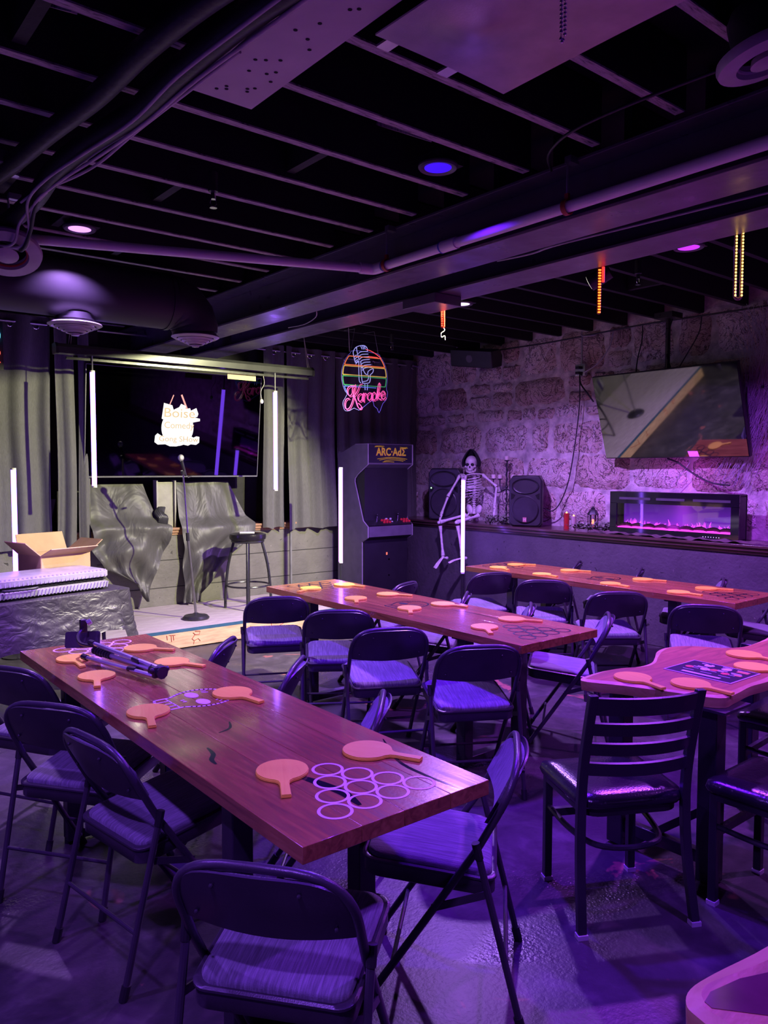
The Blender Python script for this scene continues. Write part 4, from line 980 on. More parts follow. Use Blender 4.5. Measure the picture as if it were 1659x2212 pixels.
# --- cloths draped over the back ledge
DRAPE = crease('black_satin_drape', (.085, .084, .076), .50, 1.9, .5, .06, (1, 1, .55))
def lerp(tab, v):
    for (a, x), (b_, y) in zip(tab, tab[1:]):
        if v <= b_: return x + (y - x) * (v - a) / (b_ - a)
    return tab[-1][1]
def drape(name, label, Lx, Rx, Zc, Zb, Yt, seed, sw):
    r = random.Random(seed); ph = [r.uniform(0, 6) for _ in range(8)]
    t = thing(name, label, 'drape', (3.0, 7.6, 1.0), 0, 'black cloths draped over the back ledge')
    def P_(u, v):
        x = lerp(Lx, v) + (lerp(Rx, v) - lerp(Lx, v)) * u
        z_ = lerp(Zc, v) + (lerp(Zb, u) * max(0, (v - .35) / .65) ** 1.5)
        y = lerp(Yt, v)
        hang = max(0, min(1, (v - .25) / .3))
        sag = math.sin(PI * u)
        fold = .030 * math.sin(2 * PI * (1.5 * u + .8 * sw * v) + ph[0]) + .016 * math.sin(2 * PI * (2.7 * u - .9 * sw * v) + ph[1]) + .004 * math.sin(2 * PI * (5.3 * u + 1.4 * v) + ph[2]) + .0025 * math.sin(2 * PI * (3 * u - 4 * v) + ph[3])
        swag = .034 * math.sin(2 * PI * (3.2 * v + .55 * sag) + ph[4]) * hang
        return Vector((x + .012 * math.sin(9 * v + ph[5]), y - .028 - (fold + swag) * (.45 + .55 * hang) - .02 * sag * hang, z_)) - Vector((3.0, 7.6, 1.0))
    def f(u, v):
        e = .004; a = P_(min(u + e, 1), v) - P_(max(u - e, 0), v); b_ = P_(u, min(v + e, 1)) - P_(u, max(v - e, 0))
        n_ = a.cross(b_); return (P_(u, v), n_.normalized() if n_.length > 1e-12 else Vector((0, -1, 0)))
    MB().sheet(f, 48, 64, .004).build('cloth', DRAPE, t, smooth=80)
    return t
YT = [(0, 7.88), (.30, 7.74), (.38, 7.655), (1, 7.655)]
d1 = drape('draped_cloth', 'black cloth draped below the left half of the stage TV', [(0, 2.50), (.35, 2.50), (.6, 2.52), (.85, 2.66), (1, 2.90)], [(0, 3.13), (.3, 3.20), (.38, 3.34), (.55, 3.30), (.8, 3.14), (1, 3.06)], [(0, 1.46), (.38, 1.02), (1, .40)], [(0, .10), (.4, .02), (.8, -.13), (1, -.12)], YT, 2, 1.2)
# gathered knot of the left cloth
kb = MB()
for k in range(6):
    a = k * .5; kb.tube(smooth_path([(3.24 + .02 * k - .05, 7.70, 1.02 - .02 * k), (3.22 + .015 * k, 7.66, 1.10), (3.19 + .016 * k, 7.70, 1.19 - .012 * abs(k - 2)), (3.24 + .012 * k, 7.72, 1.22)], 4), [.008, .010, .013, .014, .018, .02, .02, .018, .017, .016, .014, .012, .010][:13], 7)
ko = kb.build('gathered_knot', M('black_satin_fold', (.03, .03, .032), .4), d1, smooth=70); ko.location = Vector((-3.0, -7.6, -1.0))
drape('draped_cloth', 'black cloth draped below the right half of the stage TV', [(0, 3.47), (.4, 3.47), (1, 3.47)], [(0, 4.10), (.30, 4.26), (.36, 4.34), (.44, 4.31), (.6, 4.02), (.8, 3.80), (1, 3.64)], [(0, 1.48), (.36, 1.02), (1, .24)], [(0, -.04), (1, .0)], YT, 7, .9)
t = thing('panel_post', 'grey painted panel post standing on the sill between the drapes', 'post', (3.345, 7.84, ZL))
MB().box((0, 0, .24), (.17, .06, .48)).build('panel', M('grey_green_panel', (.30, .29, .25), .55, bmp=.3, bscale=20), t); 
for s_ in (-1, 1): MB().box((s_ * .10, -.02, .25), (.016, .09, .5)).build('side_strip', M('pale_strip', (.34, .33, .30), .5), t)
# --- folding table at the left with a crinkled black cover
T0 = thing('folding_table', 'folding table at the left under a crinkled black cover', 'table', (1.42, 5.86, 0), math.radians(14))
MB().box((0, 0, .735), (1.16, .84, .03)).build('table_top', WHITEP, T0, bevel=.006)
for sx in (-.45, .45):
    MB().tube(smooth_path([(sx, -.30, .012), (sx, -.33, .35), (sx, -.28, .72)], 5), .014, 10).build('leg', M('grey_tube', (.4, .4, .38), .35, .7), T0)
    MB().tube(smooth_path([(sx, .30, .012), (sx, .33, .35), (sx, .28, .72)], 5), .014, 10).build('leg', CHROME, T0)
    MB().tube([(sx, -.33, .3), (sx, .33, .3)], .01, 8).build('leg_brace', CHROME, T0)
COVER = crease('crinkled_black_plastic', (.04, .037, .037), .40, 5, .45, .03, (.7, .7, 1))
cv = thing('table_cover', 'crinkled black plastic cover over the left folding table', 'tablecloth', (1.42, 5.86, 0), math.radians(14))
rn = random.Random(9); pk = [(rn.uniform(-1, 1), rn.uniform(-1, 1), rn.uniform(6, 26), rn.uniform(0, 6)) for _ in range(14)]
def crk(a, b_):
    s_ = 0
    for kx, ky, f_, p_ in pk:
        q = math.sin(f_ * (kx * a + ky * b_) + p_); s_ += (1 - abs(q)) * 9 / (f_ + 8)
    return s_ / 6
hw, hd = .60, .44
def perim(u):
    """closed rounded loop of the table outline"""
    P_ = rrect(2 * hw, 2 * hd, .035, 3); n = len(P_); L_ = []; 
    q = u * n; i = int(q) % n; f_ = q - int(q); a, b_ = P_[i], P_[(i + 1) % n]
    return a[0] + (b_[0] - a[0]) * f_, a[1] + (b_[1] - a[1]) * f_
PL = rrect(2 * hw, 2 * hd, .035, 3); acc = [0]
for a, b_ in zip(PL, PL[1:] + PL[:1]): acc.append(acc[-1] + math.hypot(b_[0] - a[0], b_[1] - a[1]))
def perim(u):
    d = (u % 1) * acc[-1]
    for i in range(len(PL)):
        if d <= acc[i + 1] + 1e-9:
            f_ = (d - acc[i]) / max(1e-9, acc[i + 1] - acc[i]); a, b_ = PL[i], PL[(i + 1) % len(PL)]; return a[0] + (b_[0] - a[0]) * f_, a[1] + (b_[1] - a[1]) * f_
    return PL[0]
def cover(u, v):
    x, y = perim(u)
    drop = .30 + .05 * math.sin(3 * x + 2) + .03 * math.sin(11 * (x + y)) + (.09 if (x > .5 and y < -.3) else 0)
    if v < .25:
        k = .35 + .65 * v / .25; return Vector((x * k, y * k, .7535 + .003 * crk(x * k, y * k)))
    q = (v - .25) / .75; n_ = Vector((x / hw ** 2, y / hd ** 2, 0)).normalized()
    out = .012 + .07 * q + .030 * (crk(3 * u * acc[-1], 2.2 * q) - .6) * min(1, 3 * q)
    return Vector((x, y, .755)) + n_ * out + Vector((0, 0, -drop * q + .012 * (crk(u * 9, q * 3) - .6)))
MB().grid(cover, 150, 26, True).build('sheet', COVER, cv, smooth=60)
hc = thing('hard_case', 'silver ribbed hard case lying on the left folding table', 'case', (1.40, 5.66, .762), math.radians(13))
CASE = M('silver_grey_case', (.42, .41, .42), .32, .2, bmp=.1, bscale=60)
def shell(z0, z1, e):
    lv = [(z0, e + .02), (z0 + .012, e), (z1 - .012, e), (z1, e + .02)]; b = MB(); vs = []; fs = []
    for z_, q in lv: P_ = rrect(1.06 - 2 * q, .42 - 2 * q, .05, 5); n = len(P_); vs += [(x, y, z_) for x, y in P_]
    for i in range(len(lv) - 1):
        for j in range(n): fs.append((i * n + j, i * n + (j + 1) % n, (i + 1) * n + (j + 1) % n, (i + 1) * n + j))
    fs += [tuple(reversed(range(n))), tuple(3 * n + j for j in range(n))]
    return b.add(vs, fs)
shell(0, .058, 0).build('lower_shell', CASE, hc, smooth=50); shell(.075, .135, 0).build('upper_shell', CASE, hc, smooth=50); shell(.056, .077, .008).build('black_seam', PLASTIC, hc)
rb = MB()
for k in range(34): rb.bar((-.5 + k * .03, -.213, .085), (-.495 + k * .03, -.20, .137), .009, .008)
rb.build('upper_ribs', CASE, hc)
rb = MB()
for k in range(40): rb.bar((-.5 + k * .0256, -.213, .008), (-.488 + k * .0256, -.212, .048), .007, .006)
rb.build('lower_ribs', CASE, hc)
MB().tube(smooth_path([(-.25, -.215, .066), (-.22, -.235, .066), (-.05, -.24, .066), (-.02, -.215, .066)], 4), .009, 8).build('handle', PLASTIC, hc)
# --- open cardboard box
bx_ = thing('cardboard_box', 'open cardboard box with flaps up behind the hard case', 'box', (1.73, 6.10, .765), math.radians(16))
CARD = M('cardboard', (.52, .33, .20), .75, var=.12, scale=5, bmp=.1, bscale=120)
bw, bd, bh, th = .40, .30, .22, .006
MB().box((0, 0, th / 2), (bw, bd, th)).build('bottom', CARD, bx_)
for s_ in (-1, 1):
    MB().box((s_ * bw / 2, 0, bh / 2), (th, bd, bh)).build('side', CARD, bx_); MB().box((0, s_ * bd / 2, bh / 2), (bw, th, bh)).build('side', CARD, bx_)
def flap(p, ax, d, w, lift):
    a = Vector(ax); o = Vector(d)
    vs = [Vector(p) - a * w / 2, Vector(p) + a * w / 2, Vector(p) + a * (w / 2 - .01) + o, Vector(p) - a * (w / 2 - .01) + o]
    n_ = a.cross(o).normalized() * th / 2
    MB().add([q + n_ for q in vs] + [q - n_ for q in vs], [(0, 1, 2, 3), (7, 6, 5, 4), (0, 4, 5, 1), (1, 5, 6, 2), (2, 6, 7, 3), (3, 7, 4, 0)]).build('flap', CARD, bx_)
flap((-bw / 2, 0, bh), (0, 1, 0), (-.11, 0, .10), bd, 0); flap((bw / 2, 0, bh), (0, 1, 0), (.12, 0, .085), bd, 0); flap((0, bd / 2, bh), (1, 0, 0), (0, .05, .14), bw, 0); flap((0, -bd / 2, bh), (1, 0, 0), (0, -.12, .055), bw, 0)
# --- red and blue sign cut by the left edge of the photo
ns = thing('neon_number_sign', 'lit sign with a blue zero above a red letter at the left edge', 'sign', (1.645, 7.42, 2.69))
MB().box((-.06, .02, 0), (.26, .03, .42)).build('backing', PLASTIC, ns)
MB().tube([(.0 + .036 * math.cos(a), 0, .09 + .058 * math.sin(a)) for a in [2 * PI * k / 20 for k in range(20)]], .012, 8, closed=True).build('blue_zero', emis('blue_neon', (.12, .55, 1.0), 5), ns)
rl = MB(); rl.tube(smooth_path([(-.03, 0, -.15), (-.03, 0, -.03), (.02, 0, -.035), (.035, 0, -.065), (.015, 0, -.09), (-.02, 0, -.092)], 3), .010, 8); rl.tube([(-.005, 0, -.092), (.036, 0, -.15)], .010, 8); rl.build('red_letter', emis('red_neon', (1.0, .10, .05), 5), ns)
# --- arcade cabinet
ac = thing('arcade_cabinet', 'black upright arcade cabinet with yellow lettered marquee', 'arcade cabinet', (5.765, 7.0, 0))
ARC = M('black_laminate', (.15, .14, .16), .38, bmp=.06, bscale=300); TM = M('grey_edge_moulding', (.42, .40, .42), .35)
prof = [(.58, 0), (.58, 1.80), (.56, 1.83), (.50, 1.815), (.24, 1.905), (.0, 1.905), (.0, 1.672), (.19, 1.56), (.245, 1.51), (.25, 1.47), (.09, 1.02), (.0, .955), (.0, .83), (.11, .775), (.11, .0)]
SY = Matrix(((0, 0, 1), (1, 0, 0), (0, 1, 0)))
for s_ in (-1, 1):
    MB().prism([(a, z_) for a, z_ in prof], s_ * .335 - .01, s_ * .335 + .01, SY).build('side_panel', ARC, ac, smooth=0)
    MB().tube([(s_ * .335, a - .001, z_) for a, z_ in prof[4:]], .0065, 6).build('edge_moulding', TM, ac)
MB().box((0, .33, .96), (.65, .5, 1.6)).build('core', BLACK, ac)
MB().box((0, .115, .40), (.65, .02, .76)).build('front_panel', ARC, ac)
mq = MB().box((0, .012, 1.79), (.65, .02, .225)).build('marquee', M('dark_marquee', (.022, .018, .04), .3), ac)
MB().box((0, .13, 1.905), (.65, .25, .012)).build('top', ARC, ac)
MB().prism([(.0, 1.672), (.19, 1.575), (.20, 1.585), (.0, 1.69)], -.325, .325, SY).build('speaker_panel', ARC, ac)
def tilt(y, z_, y2, z2, w, th_, name, mat, parent=ac, dx=0): return MB().bar((dx, y, z_), (dx, y2, z2), w, th_, up=(0, -1, .4)).build(name, mat, parent)
tilt(.255, 1.50, .10, 1.045, .65, .012, 'bezel', M('smoked_bezel', (.14, .135, .15), .3))
tilt(.226, 1.455, .13, 1.165, .49, .012, 'screen', M('arcade_screen_grey', (.26, .25, .28), .25, var=.4, scale=9))  # grey mottle stands for the stone wall's reflection in the screen
pl = tilt(.118, 1.098, .112, 1.080, .15, .014, 'badge', M('pink_badge', (.55, .25, .45), .4))
tilt(.095, 1.022, -.0, .962, .65, .018, 'control_panel', BLACK)
tilt(.0, .955, .0, .835, .65, .016, 'control_front', ARC); MB().prism([(.0, .83), (.11, .775), (.12, .785), (.01, .84)], -.325, .325, SY).build('control_underside', BLACK, ac)
RB = M('red_button', (.85, .05, .06), .3); WB = M('white_button', (.75, .72, .75), .3)
nrm = Vector((0, -.53, .85)).normalized()
def cpt(x, k): return Vector((x, .095 - .095 * k, 1.022 - .06 * k)) + nrm * .01
def button(x, k, r, mat):
    p = cpt(x, k); MB().cyl(p, p + nrm * .014, r, r * .85, 12).build('button', mat, ac)
for x0 in (-.085, .215):
    for r_, k in ((0, .28), (1, .62)):
        for q in range(3): button(x0 + q * .042 + r_ * .012, k, .0165, RB)
for x in (-.005, .06): button(x, .08, .016, WB)
p = cpt(.05, .55); MB().ball(p, .02, 10, 6).build('trackball', CHROME, ac)
for x in (-.17, .145):
    p = cpt(x, .4); MB().cyl(p, p + Vector((0, -.01, .07)), .006).build('joystick_shaft', CHROME, ac); MB().ball(p + Vector((0, -.012, .08)), .017, 10, 6).build('joystick_ball', PLASTIC, ac)
YEL = M('yellow_print', (.85, .62, .03), .4, emit=(.85, .60, .03), est=.12); MAG = M('magenta_print', (.6, .05, .2), .4)
for nm, mt, dx, dz_, yo in (('lettering_shadow', MAG, -.004, -.003, -.0), ('lettering', YEL, 0, 0, -.0012)):
    text_obj(nm, 'ARC·AdΣ', .125, mt, mq, (dx + .01, .0005 + yo, 1.815 + dz_), ext=.0006, offset=.003, sx=.88)
b = MB()
for x0, x1, z_, bow in ((-.20, .25, 1.735, .02), (-.17, .22, 1.722, .02), (-.10, .19, 1.71, .015), (-.12, .05, 1.70, .004), (-.24, -.12, 1.873, .004), (-.23, -.10, 1.881, .004), (.14, .25, 1.875, -.004), (.16, .26, 1.866, -.004)):
    b.tube([(x0 + (x1 - x0) * k / 8, .0005, z_ + bow * math.sin(PI * k / 8)) for k in range(9)], .0032, 5)
b.build('print_swoosh', YEL, mq)
cd = MB().box((-.005, .10, .42), (.20, .014, .50)).build('coin_door', M('dark_steel_door', (.06, .056, .065), .35), ac, bevel=.004)
fm = MB(); fm.tube([(-.11, .092, .68), (.10, .092, .68), (.10, .092, .16), (-.11, .092, .16)], .005, 6, closed=True); fm.tube([(-.10, .092, .44), (.095, .092, .44)], .003, 5); fm.build('door_frame', BLACKM, cd)
MB().box((-.005, .088, .62), (.055, .014, .07)).build('coin_slot', PLASTIC, cd); MB().box((.005, .080, .62), (.02, .006, .03)).build('slot_light', emis('slot_glow', (1, .25, .1), .8), cd)
MB().box((-.01, .088, .49), (.05, .014, .055)).build('coin_return', PLASTIC, cd); MB().cyl((.04, .094, .55), (.04, .080, .55), .012).build('lock', CHROME, cd); MB().cyl((.04, .094, .36), (.04, .080, .36), .010).build('lock', CHROME, cd)
# --- neon karaoke sign
ks = thing('neon_sign', 'rainbow neon karaoke sign with a retro microphone hanging from the ceiling', 'neon sign', (4.925, 6.40, 2.56))
def kp(x, y): return ((x - 800) * 5.1e-4, 0, -(y - 900) * 5.0e-4 + (x - 800) * 1.0e-5)
def neon(name, col, st, strokes, r=.0042):
    b = MB()
    for s_ in strokes:
        P_ = smooth_path([kp(*q) for q in s_], 4) if len(s_) > 2 else [Vector(kp(*q)) for q in s_]
        b.tube(P_, r, 6)
    return b.build(name, emis(name + '_glow', col, st), ks, smooth=60)
def rim(y): 
    k = max(0, 1 - ((y - 880) / 580) ** 2) ** .5; return 795 - 555 * k, 795 + 555 * k
def band(ya, yb):
    Ls = [(rim(ya + (yb - ya) * i / 5)[0], ya + (yb - ya) * i / 5) for i in range(6)]; Rs = [(rim(ya + (yb - ya) * i / 5)[1], ya + (yb - ya) * i / 5) for i in range(6)]
    return [Ls, Rs, [Ls[0], Rs[0]], [Ls[-1], Rs[-1]]]
neon('red_tubing', (1.0, .08, .10), .8, [[(820 + 390 * k / 6, 318 + 150 * (k / 6) ** 1.7) for k in range(7)], [(880, 455), (1120, 462)]])
neon('orange_tubing', (1.0, .20, .06), .8, band(478, 655)); neon('yellow_tubing', (.75, .48, .10), .7, band(680, 858)); neon('green_tubing', (.05, .40, .14), .6, band(885, 1062)); neon('blue_tubing', (.10, .20, .8), .7, [[(rim(y)[0], y) for y in (1090, 1140, 1200, 1270)], [rim(1090)[:1] + (1090,), (1080, 1095)]])
ribs = [[(625 + 17 * k, 415 + 56 * k), (700 + 17 * k, 372 + 54 * k), (862 + 17 * k, 354 + 53 * k)] for k in range(7)]
mic = [[(510, 460), (500, 390), (560, 300), (660, 255), (760, 240), (830, 265), (858, 310), (864, 352)], [(510, 460), (530, 540), (560, 605), (620, 560)], [(580, 290), (600, 400), (650, 545)], [(640, 560), (640, 760), (650, 960), (690, 1010)], [(690, 560), (700, 780), (725, 980), (760, 1012), (890, 1000), (930, 940), (930, 830)], [(745, 980), (850, 955), (885, 900), (885, 840)],
       [(730, 690), (790, 800), (860, 832), (880, 760), (1000, 700), (1000, 770), (930, 830)], [(790, 1030), (800, 1150)], [(862, 1030), (852, 1150)], [(690, 260), (725, 320)], [(735, 250), (770, 320)], [(775, 248), (805, 310)]] + ribs + [[(520 + 14 * k, 500 + 45 * k), (555 + 14 * k, 462 + 45 * k), (590 + 14 * k, 448 + 45 * k)] for k in range(4)]
neon('microphone_tubing', (.42, .42, .95), .75, mic, .0038)
LET = {'a': [[(1, .2), (.6, 0), (.1, .25), (.05, .7), (.45, .95), (.9, .6), (1, .1)], [(1, 0), (.85, .7), (1.2, .95)]], 'r': [[(.0, .3), (.25, 0), (.2, 1.0)], [(.22, .4), (.6, .02), (.95, .2)]], 'o': [[(.5, 0), (.1, .3), (.1, .75), (.5, 1), (.9, .7), (.9, .25), (.5, 0)]], 'k': [[(.1, 1), (.15, .2), (.4, -.8), (.7, -1.1), (.7, -.7), (.2, .4)], [(.15, .6), (.7, .1), (.8, .3), (.25, .55), (.6, .9), (1.1, .95)]], 'e': [[(.1, .55), (.8, .4), (.8, .08), (.4, 0), (.05, .4), (.15, .85), (.6, 1), (1.1, .7)]]}
ks_ = [[(545, 1070), (440, 1080), (360, 1130), (350, 1220), (410, 1285), (470, 1230), (480, 1130), (560, 1050)], [(560, 1050), (520, 1200), (480, 1380), (400, 1530), (310, 1545), (285, 1440), (330, 1350), (400, 1340)], [(730, 1030), (660, 1060), (600, 1180), (530, 1270), (480, 1290)], [(510, 1280), (560, 1380), (600, 1480), (660, 1540), (705, 1500), (650, 1440), (620, 1430)]]
x = 610
for ch, w in (('a', 130), ('r', 110), ('a', 125), ('o', 115), ('k', 120), ('e', 115)):
    for s_ in LET[ch]: ks_.append([(x + q[0] * w, 1210 - (x - 610) * .13 + q[1] * 165 + 20) for q in s_])
    x += w
neon('script_tubing', (1.0, .12, .42), .8, ks_, .0044)
neon('script_outline', (1.0, .10, .36), .55, [[(q[0] + 26, q[1] + 24) for q in s_] for s_ in ks_], .0030)
ring_p = [kp(rim(y)[0] - 30, y) for y in range(360, 1300, 60)] + [kp(*q) for q in ((250, 1400), (250, 1500), (300, 1590), (420, 1580), (520, 1530), (640, 1570), (760, 1500), (980, 1360), (1030, 1470), (1110, 1520), (1160, 1610), (1220, 1500), (1270, 1400), (1350, 1330), (1390, 1180), (1360, 1130))] + [kp(rim(y)[1] + 30, y) for y in range(1040, 330, -60)]
b = MB(); b.tube(smooth_path(ring_p, 2, True), .0022, 5, closed=True); b.build('acrylic_edge', M('lit_acrylic_edge', (.3, .3, .8), .2, emit=(.15, .12, .7), est=.5), ks)
for x, dx in ((-.185, .05), (.175, -.055)):
    MB().tube([(x, 0, .25), (x + dx, 0, .485), (x + dx, .2, .493)], .002, 5).build('hanging_wire', STEEL, ks)
MB().tube([(-.20, .0, .25), (-.205, .01, .49)], .004, 6).build('power_lead', CORDG, ks)
# --- phone tripod lying on the nearest table
tp = thing('phone_tripod', 'folded silver and black phone tripod lying on the nearest table', 'tripod', (1.17, 3.24, TZ))
ALU = M('silver_tripod_tube', (.62, .62, .66), .28, .8)
HA, HB = Vector((.055, -.28, .045)), Vector((-.045, .20, .06))
ax = (HB - HA).normalized(); sd = ax.cross(Vector((0, 0, 1))).normalized(); up_ = sd.cross(ax)
for k, (a, c) in enumerate(((-.030, -.024), (.030, -.022), (.0, .026))):
    o = sd * a + up_ * c
    MB().tube([HA + o * .6, HB + o * 1.15], .0095, 8).build('leg', ALU, tp)
    MB().tube([HA + o * .6 + ax * .12, HA + o * .75 + ax * .17], .0125, 8).build('leg_clamp', PLASTIC, tp); MB().tube([HB + o * 1.15 - ax * .02, HB + o * 1.15 + ax * .015], .0135, 8).build('foot_pad', PLASTIC, tp)
hbm = MB().box(HA, (.05, .045, .045)); hbm.tube([HA - ax * .035, HA + ax * .03], .022, 10); hbm.ball(HA + Vector((.03, -.02, .01)), .012); hbm.ball(HA + Vector((-.03, -.015, .01)), .012); hbm.build('hub', PLASTIC, tp, bevel=.004)
MB().tube([HA + up_ * .0 + ax * .0, HB - ax * .12], .011, 8).build('centre_column', ALU, tp)
gr = MB(); 
for k in range(7): gr.tube([HB - ax * (.02 + .02 * k), HB - ax * (.034 + .02 * k)], .0165, 10)
gr.build('ribbed_grip', RUBBER, tp)
MB().tube(smooth_path([HB - ax * .03 + up_ * .02, HB + Vector((-.03, .05, .02)), HB + Vector((-.02, .13, .04)), HB + Vector((.02, .17, .07))], 5), .0075, 8).build('gooseneck', PLASTIC, tp)
MB().box(HB + Vector((.02, .175, .075)), (.03, .025, .06)).build('phone_clamp', PLASTIC, tp, bevel=.003); MB().tube([HB + Vector((.03, .15, .09)), HB + Vector((.045, .145, .10))], .013, 10).build('clamp_ring', ALU, tp)
ph = tag(MB().prism(rrect(.155, .076, .011, 4), -.0045, .0045, rotz(math.radians(-30)) @ rotx(math.radians(72))).build('smartphone', PLASTIC, loc=(1.155, 3.66, TZ + .062), smooth=30), 'dark smartphone held in the tripod clamp on the nearest table', 'phone')
MB().prism(rrect(.03, .03, .006, 3), .0045, .0065, rotz(math.radians(-30)) @ rotx(math.radians(72)) @ Matrix.Identity(3), (0, 0, 0)).build('camera_bump', BLACKM, ph)
# --- stage spotlight on the joists
sl = thing('stage_spotlight', 'small black spotlight can under the joists right of the beams', 'spotlight', (4.50, 3.25, 2.92))
aim = Vector((-.34, .84, -.423)).normalized()
MB().tube([-aim * .09, aim * .06], [.05, .06], 16).build('can', BLACKM, sl)
MB().tube([aim * .058, aim * .062], .052, 16).build('lens', emis('spot_lens', (1, .95, .8), 2.0), sl)
MB().tube([(0, 0, .02), (0, 0, .13)], .008, 6).build('yoke', BLACKM, sl)
ld = bpy.data.lights.new('stage_spot_lamp', 'SPOT'); ld.energy = SPOT_W; ld.color = SPOT_COL; ld.spot_size = math.radians(66); ld.spot_blend = .3; ld.shadow_soft_size = .035
lo = bpy.data.objects.new('lamp', ld); COL.objects.link(lo); lo.parent = sl; lo.location = aim * .085
lo.rotation_euler = aim.to_track_quat('-Z', 'Y').to_euler()
# three unseen standing tubes, added to brighten the ceiling, pipe and chair backs
led_tube(-.6, 4.5, .60, 1.64, 'LED tube light standing by the left side wall', True)
led_tube(-.7, 1.9, .60, 1.64, 'LED tube light standing left of the camera', True)
led_tube(2.2, -1.9, .60, 1.64, 'LED tube light standing by the wall behind the camera', True)
# ================================================================== STONE WALL SIDE
# --- wall TV, tilted forward on a ceiling pole
tv = thing('wall_tv', 'black TV tilted down in front of the stone wall on a ceiling pole', 'tv', (6.475, 3.915, 2.12), rot=(0, math.radians(-17.7), math.radians(-1.1)))
MB().box((.022, 0, 0), (.04, 1.46, .83)).build('case', PLASTIC, tv, bevel=.004)
MB().box((-.001, 0, .003), (.006, 1.446, .812)).build('screen', screen_mat('wall_tv_glass', (.17, .165, .19)), tv)
MB().box((.07, 0, 0), (.07, .3, .3)).build('mount_plate', BLACKM, tv)
t = thing('ceiling_pole', 'black ceiling pole carrying the wall TV', 'pole', (6.58, 3.97, 0))
MB().cyl((0, 0, 2.25), (0, 0, 3.04), .022, n=14).build('pole', BLACKM, t); MB().box((0, 0, 3.03), (.18, .18, .05)).build('ceiling_plate', BLACKM, t); MB().box((-.01, 0, 2.22), (.10, .14, .16)).build('tilt_head', BLACKM, t)
cable('tv_cable', [(6.60, 3.94, 3.0), (6.555, 3.96, 2.85), (6.60, 3.985, 2.75), (6.553, 3.96, 2.65), (6.60, 3.95, 2.55), (6.57, 3.96, 2.42)], .006, CORDK, 'black cable wound around the TV pole', 'cable')
# --- outlet box with plugs and cables on the stones
ob = thing('outlet_box', 'metal outlet box with black plugs on the stone wall', 'outlet', (6.70, 5.02, 2.645))
MB().box((0, 0, 0), (.045, .115, .115)).build('box', STEEL, ob, bevel=.004); MB().box((-.026, 0, 0), (.004, .12, .12)).build('cover_plate', CHROME, ob)
for dz_ in (.025, -.03): MB().box((-.045, .01, dz_), (.04, .05, .03)).build('plug', RUBBER, ob, bevel=.006)
MB().tube([(0, 0, .06), (0, 0, .37)], .010, 8).build('conduit', M('grey_conduit', (.4, .4, .42), .4, .6), ob)
WC = 'cables on the stone wall'
cable('wall_cable', [(6.68, 5.0, 3.04), (6.66, 4.99, 2.99), (6.70, 4.85, 2.985)], .006, CORDG, 'short grey cable at the top of the stone wall', 'cable', group=WC)
cable('wall_cable', [(6.68, 6.9, 2.99), (6.68, 6.1, 2.985), (6.67, 5.4, 2.98), (6.68, 4.7, 3.0), (6.68, 4.2, 3.01), (6.68, 3.2, 3.0), (6.68, 2.4, 3.0)], .008, CORDK, 'black cable along the top of the stone wall', 'cable', group=WC)
cable('wall_cable', [(6.68, 4.63, 2.99), (6.67, 4.66, 2.85), (6.66, 4.78, 2.70), (6.66, 4.93, 2.625), (6.68, 4.98, 2.62)], .006, CORDG, 'grey cable curving from the wall top to the outlet box', 'cable', group=WC)
cable('wall_cable', [(6.68, 4.30, 3.0), (6.67, 4.30, 2.85), (6.67, 4.34, 2.7), (6.66, 4.36, 2.5)], .006, CORDK, 'black cable dropping behind the wall TV', 'cable', group=WC)
cable('wall_cable', [(6.68, 3.70, 3.0), (6.67, 3.72, 2.85), (6.66, 3.84, 2.65), (6.65, 3.93, 2.5)], .005, CORDK, 'thin black cable slanting behind the TV pole', 'cable', group=WC)
cable('wall_cable', [(6.66, 5.01, 2.60), (6.62, 4.97, 2.5), (6.6, 4.86, 2.38), (6.58, 4.78, 2.3)], .008, CORDK, 'thick black cable from the outlet box to the wall TV', 'cable', group=WC)
cable('wall_cable', [(6.68, 5.03, 2.59), (6.70, 5.04, 2.3), (6.69, 5.08, 1.9), (6.68, 5.15, 1.5), (6.67, 5.25, 1.26), (6.66, 5.35, 1.17), (6.60, 5.42, 1.2)], .006, CORDK, 'long black cable hanging from the outlet box to the small speaker', 'cable', group=WC)
cable('wall_cable', [(6.66, 4.0, 1.72), (6.68, 3.9, 1.68), (6.69, 3.75, 1.58), (6.69, 3.58, 1.50), (6.68, 3.4, 1.48)], .008, CORDK, 'black cable from the wall TV to the fireplace', 'cable', group=WC)
cable('wall_cable', [(6.67, 3.75, 1.72), (6.69, 3.85, 1.60), (6.69, 3.98, 1.47)], .003, CORDG, 'thin pale wire from the wall TV to the fireplace', 'cable', group=WC)
# --- electric fireplace
fp = thing('electric_fireplace', 'long black electric fireplace with purple flames on the ledge', 'fireplace', (6.50, 3.81, ZL + .002))
FW, FH, FD = 1.27, .405, .17
MB().box((.06, 0, FH / 2), (.02, FW - .02, FH - .01)).build('back', BLACK, fp)
gl = M('fireplace_black_glass', (.012, .011, .015), .05, spec=.8)
fr = MB(); x = -.085
fr.box((x, 0, FH - .055), (.012, FW, .11)); fr.box((x, 0, .032), (.012, FW, .064)); 
for s_ in (-1, 1): fr.box((x, s_ * (FW / 2 - .036), .18), (.012, .072, .235))
fr.build('front_frame', gl, fp)
sh = MB(); sh.box((-.01, 0, FH - .01), (.14, FW - .02, .02)); sh.box((-.01, 0, .01), (.14, FW - .02, .02))
for s_ in (-1, 1): sh.box((-.01, s_ * (FW / 2 - .02), FH / 2), (.14, .02, FH - .03))
sh.build('casing', BLACK, fp)
VG = M('vent_grey', (.09, .085, .10), .35)
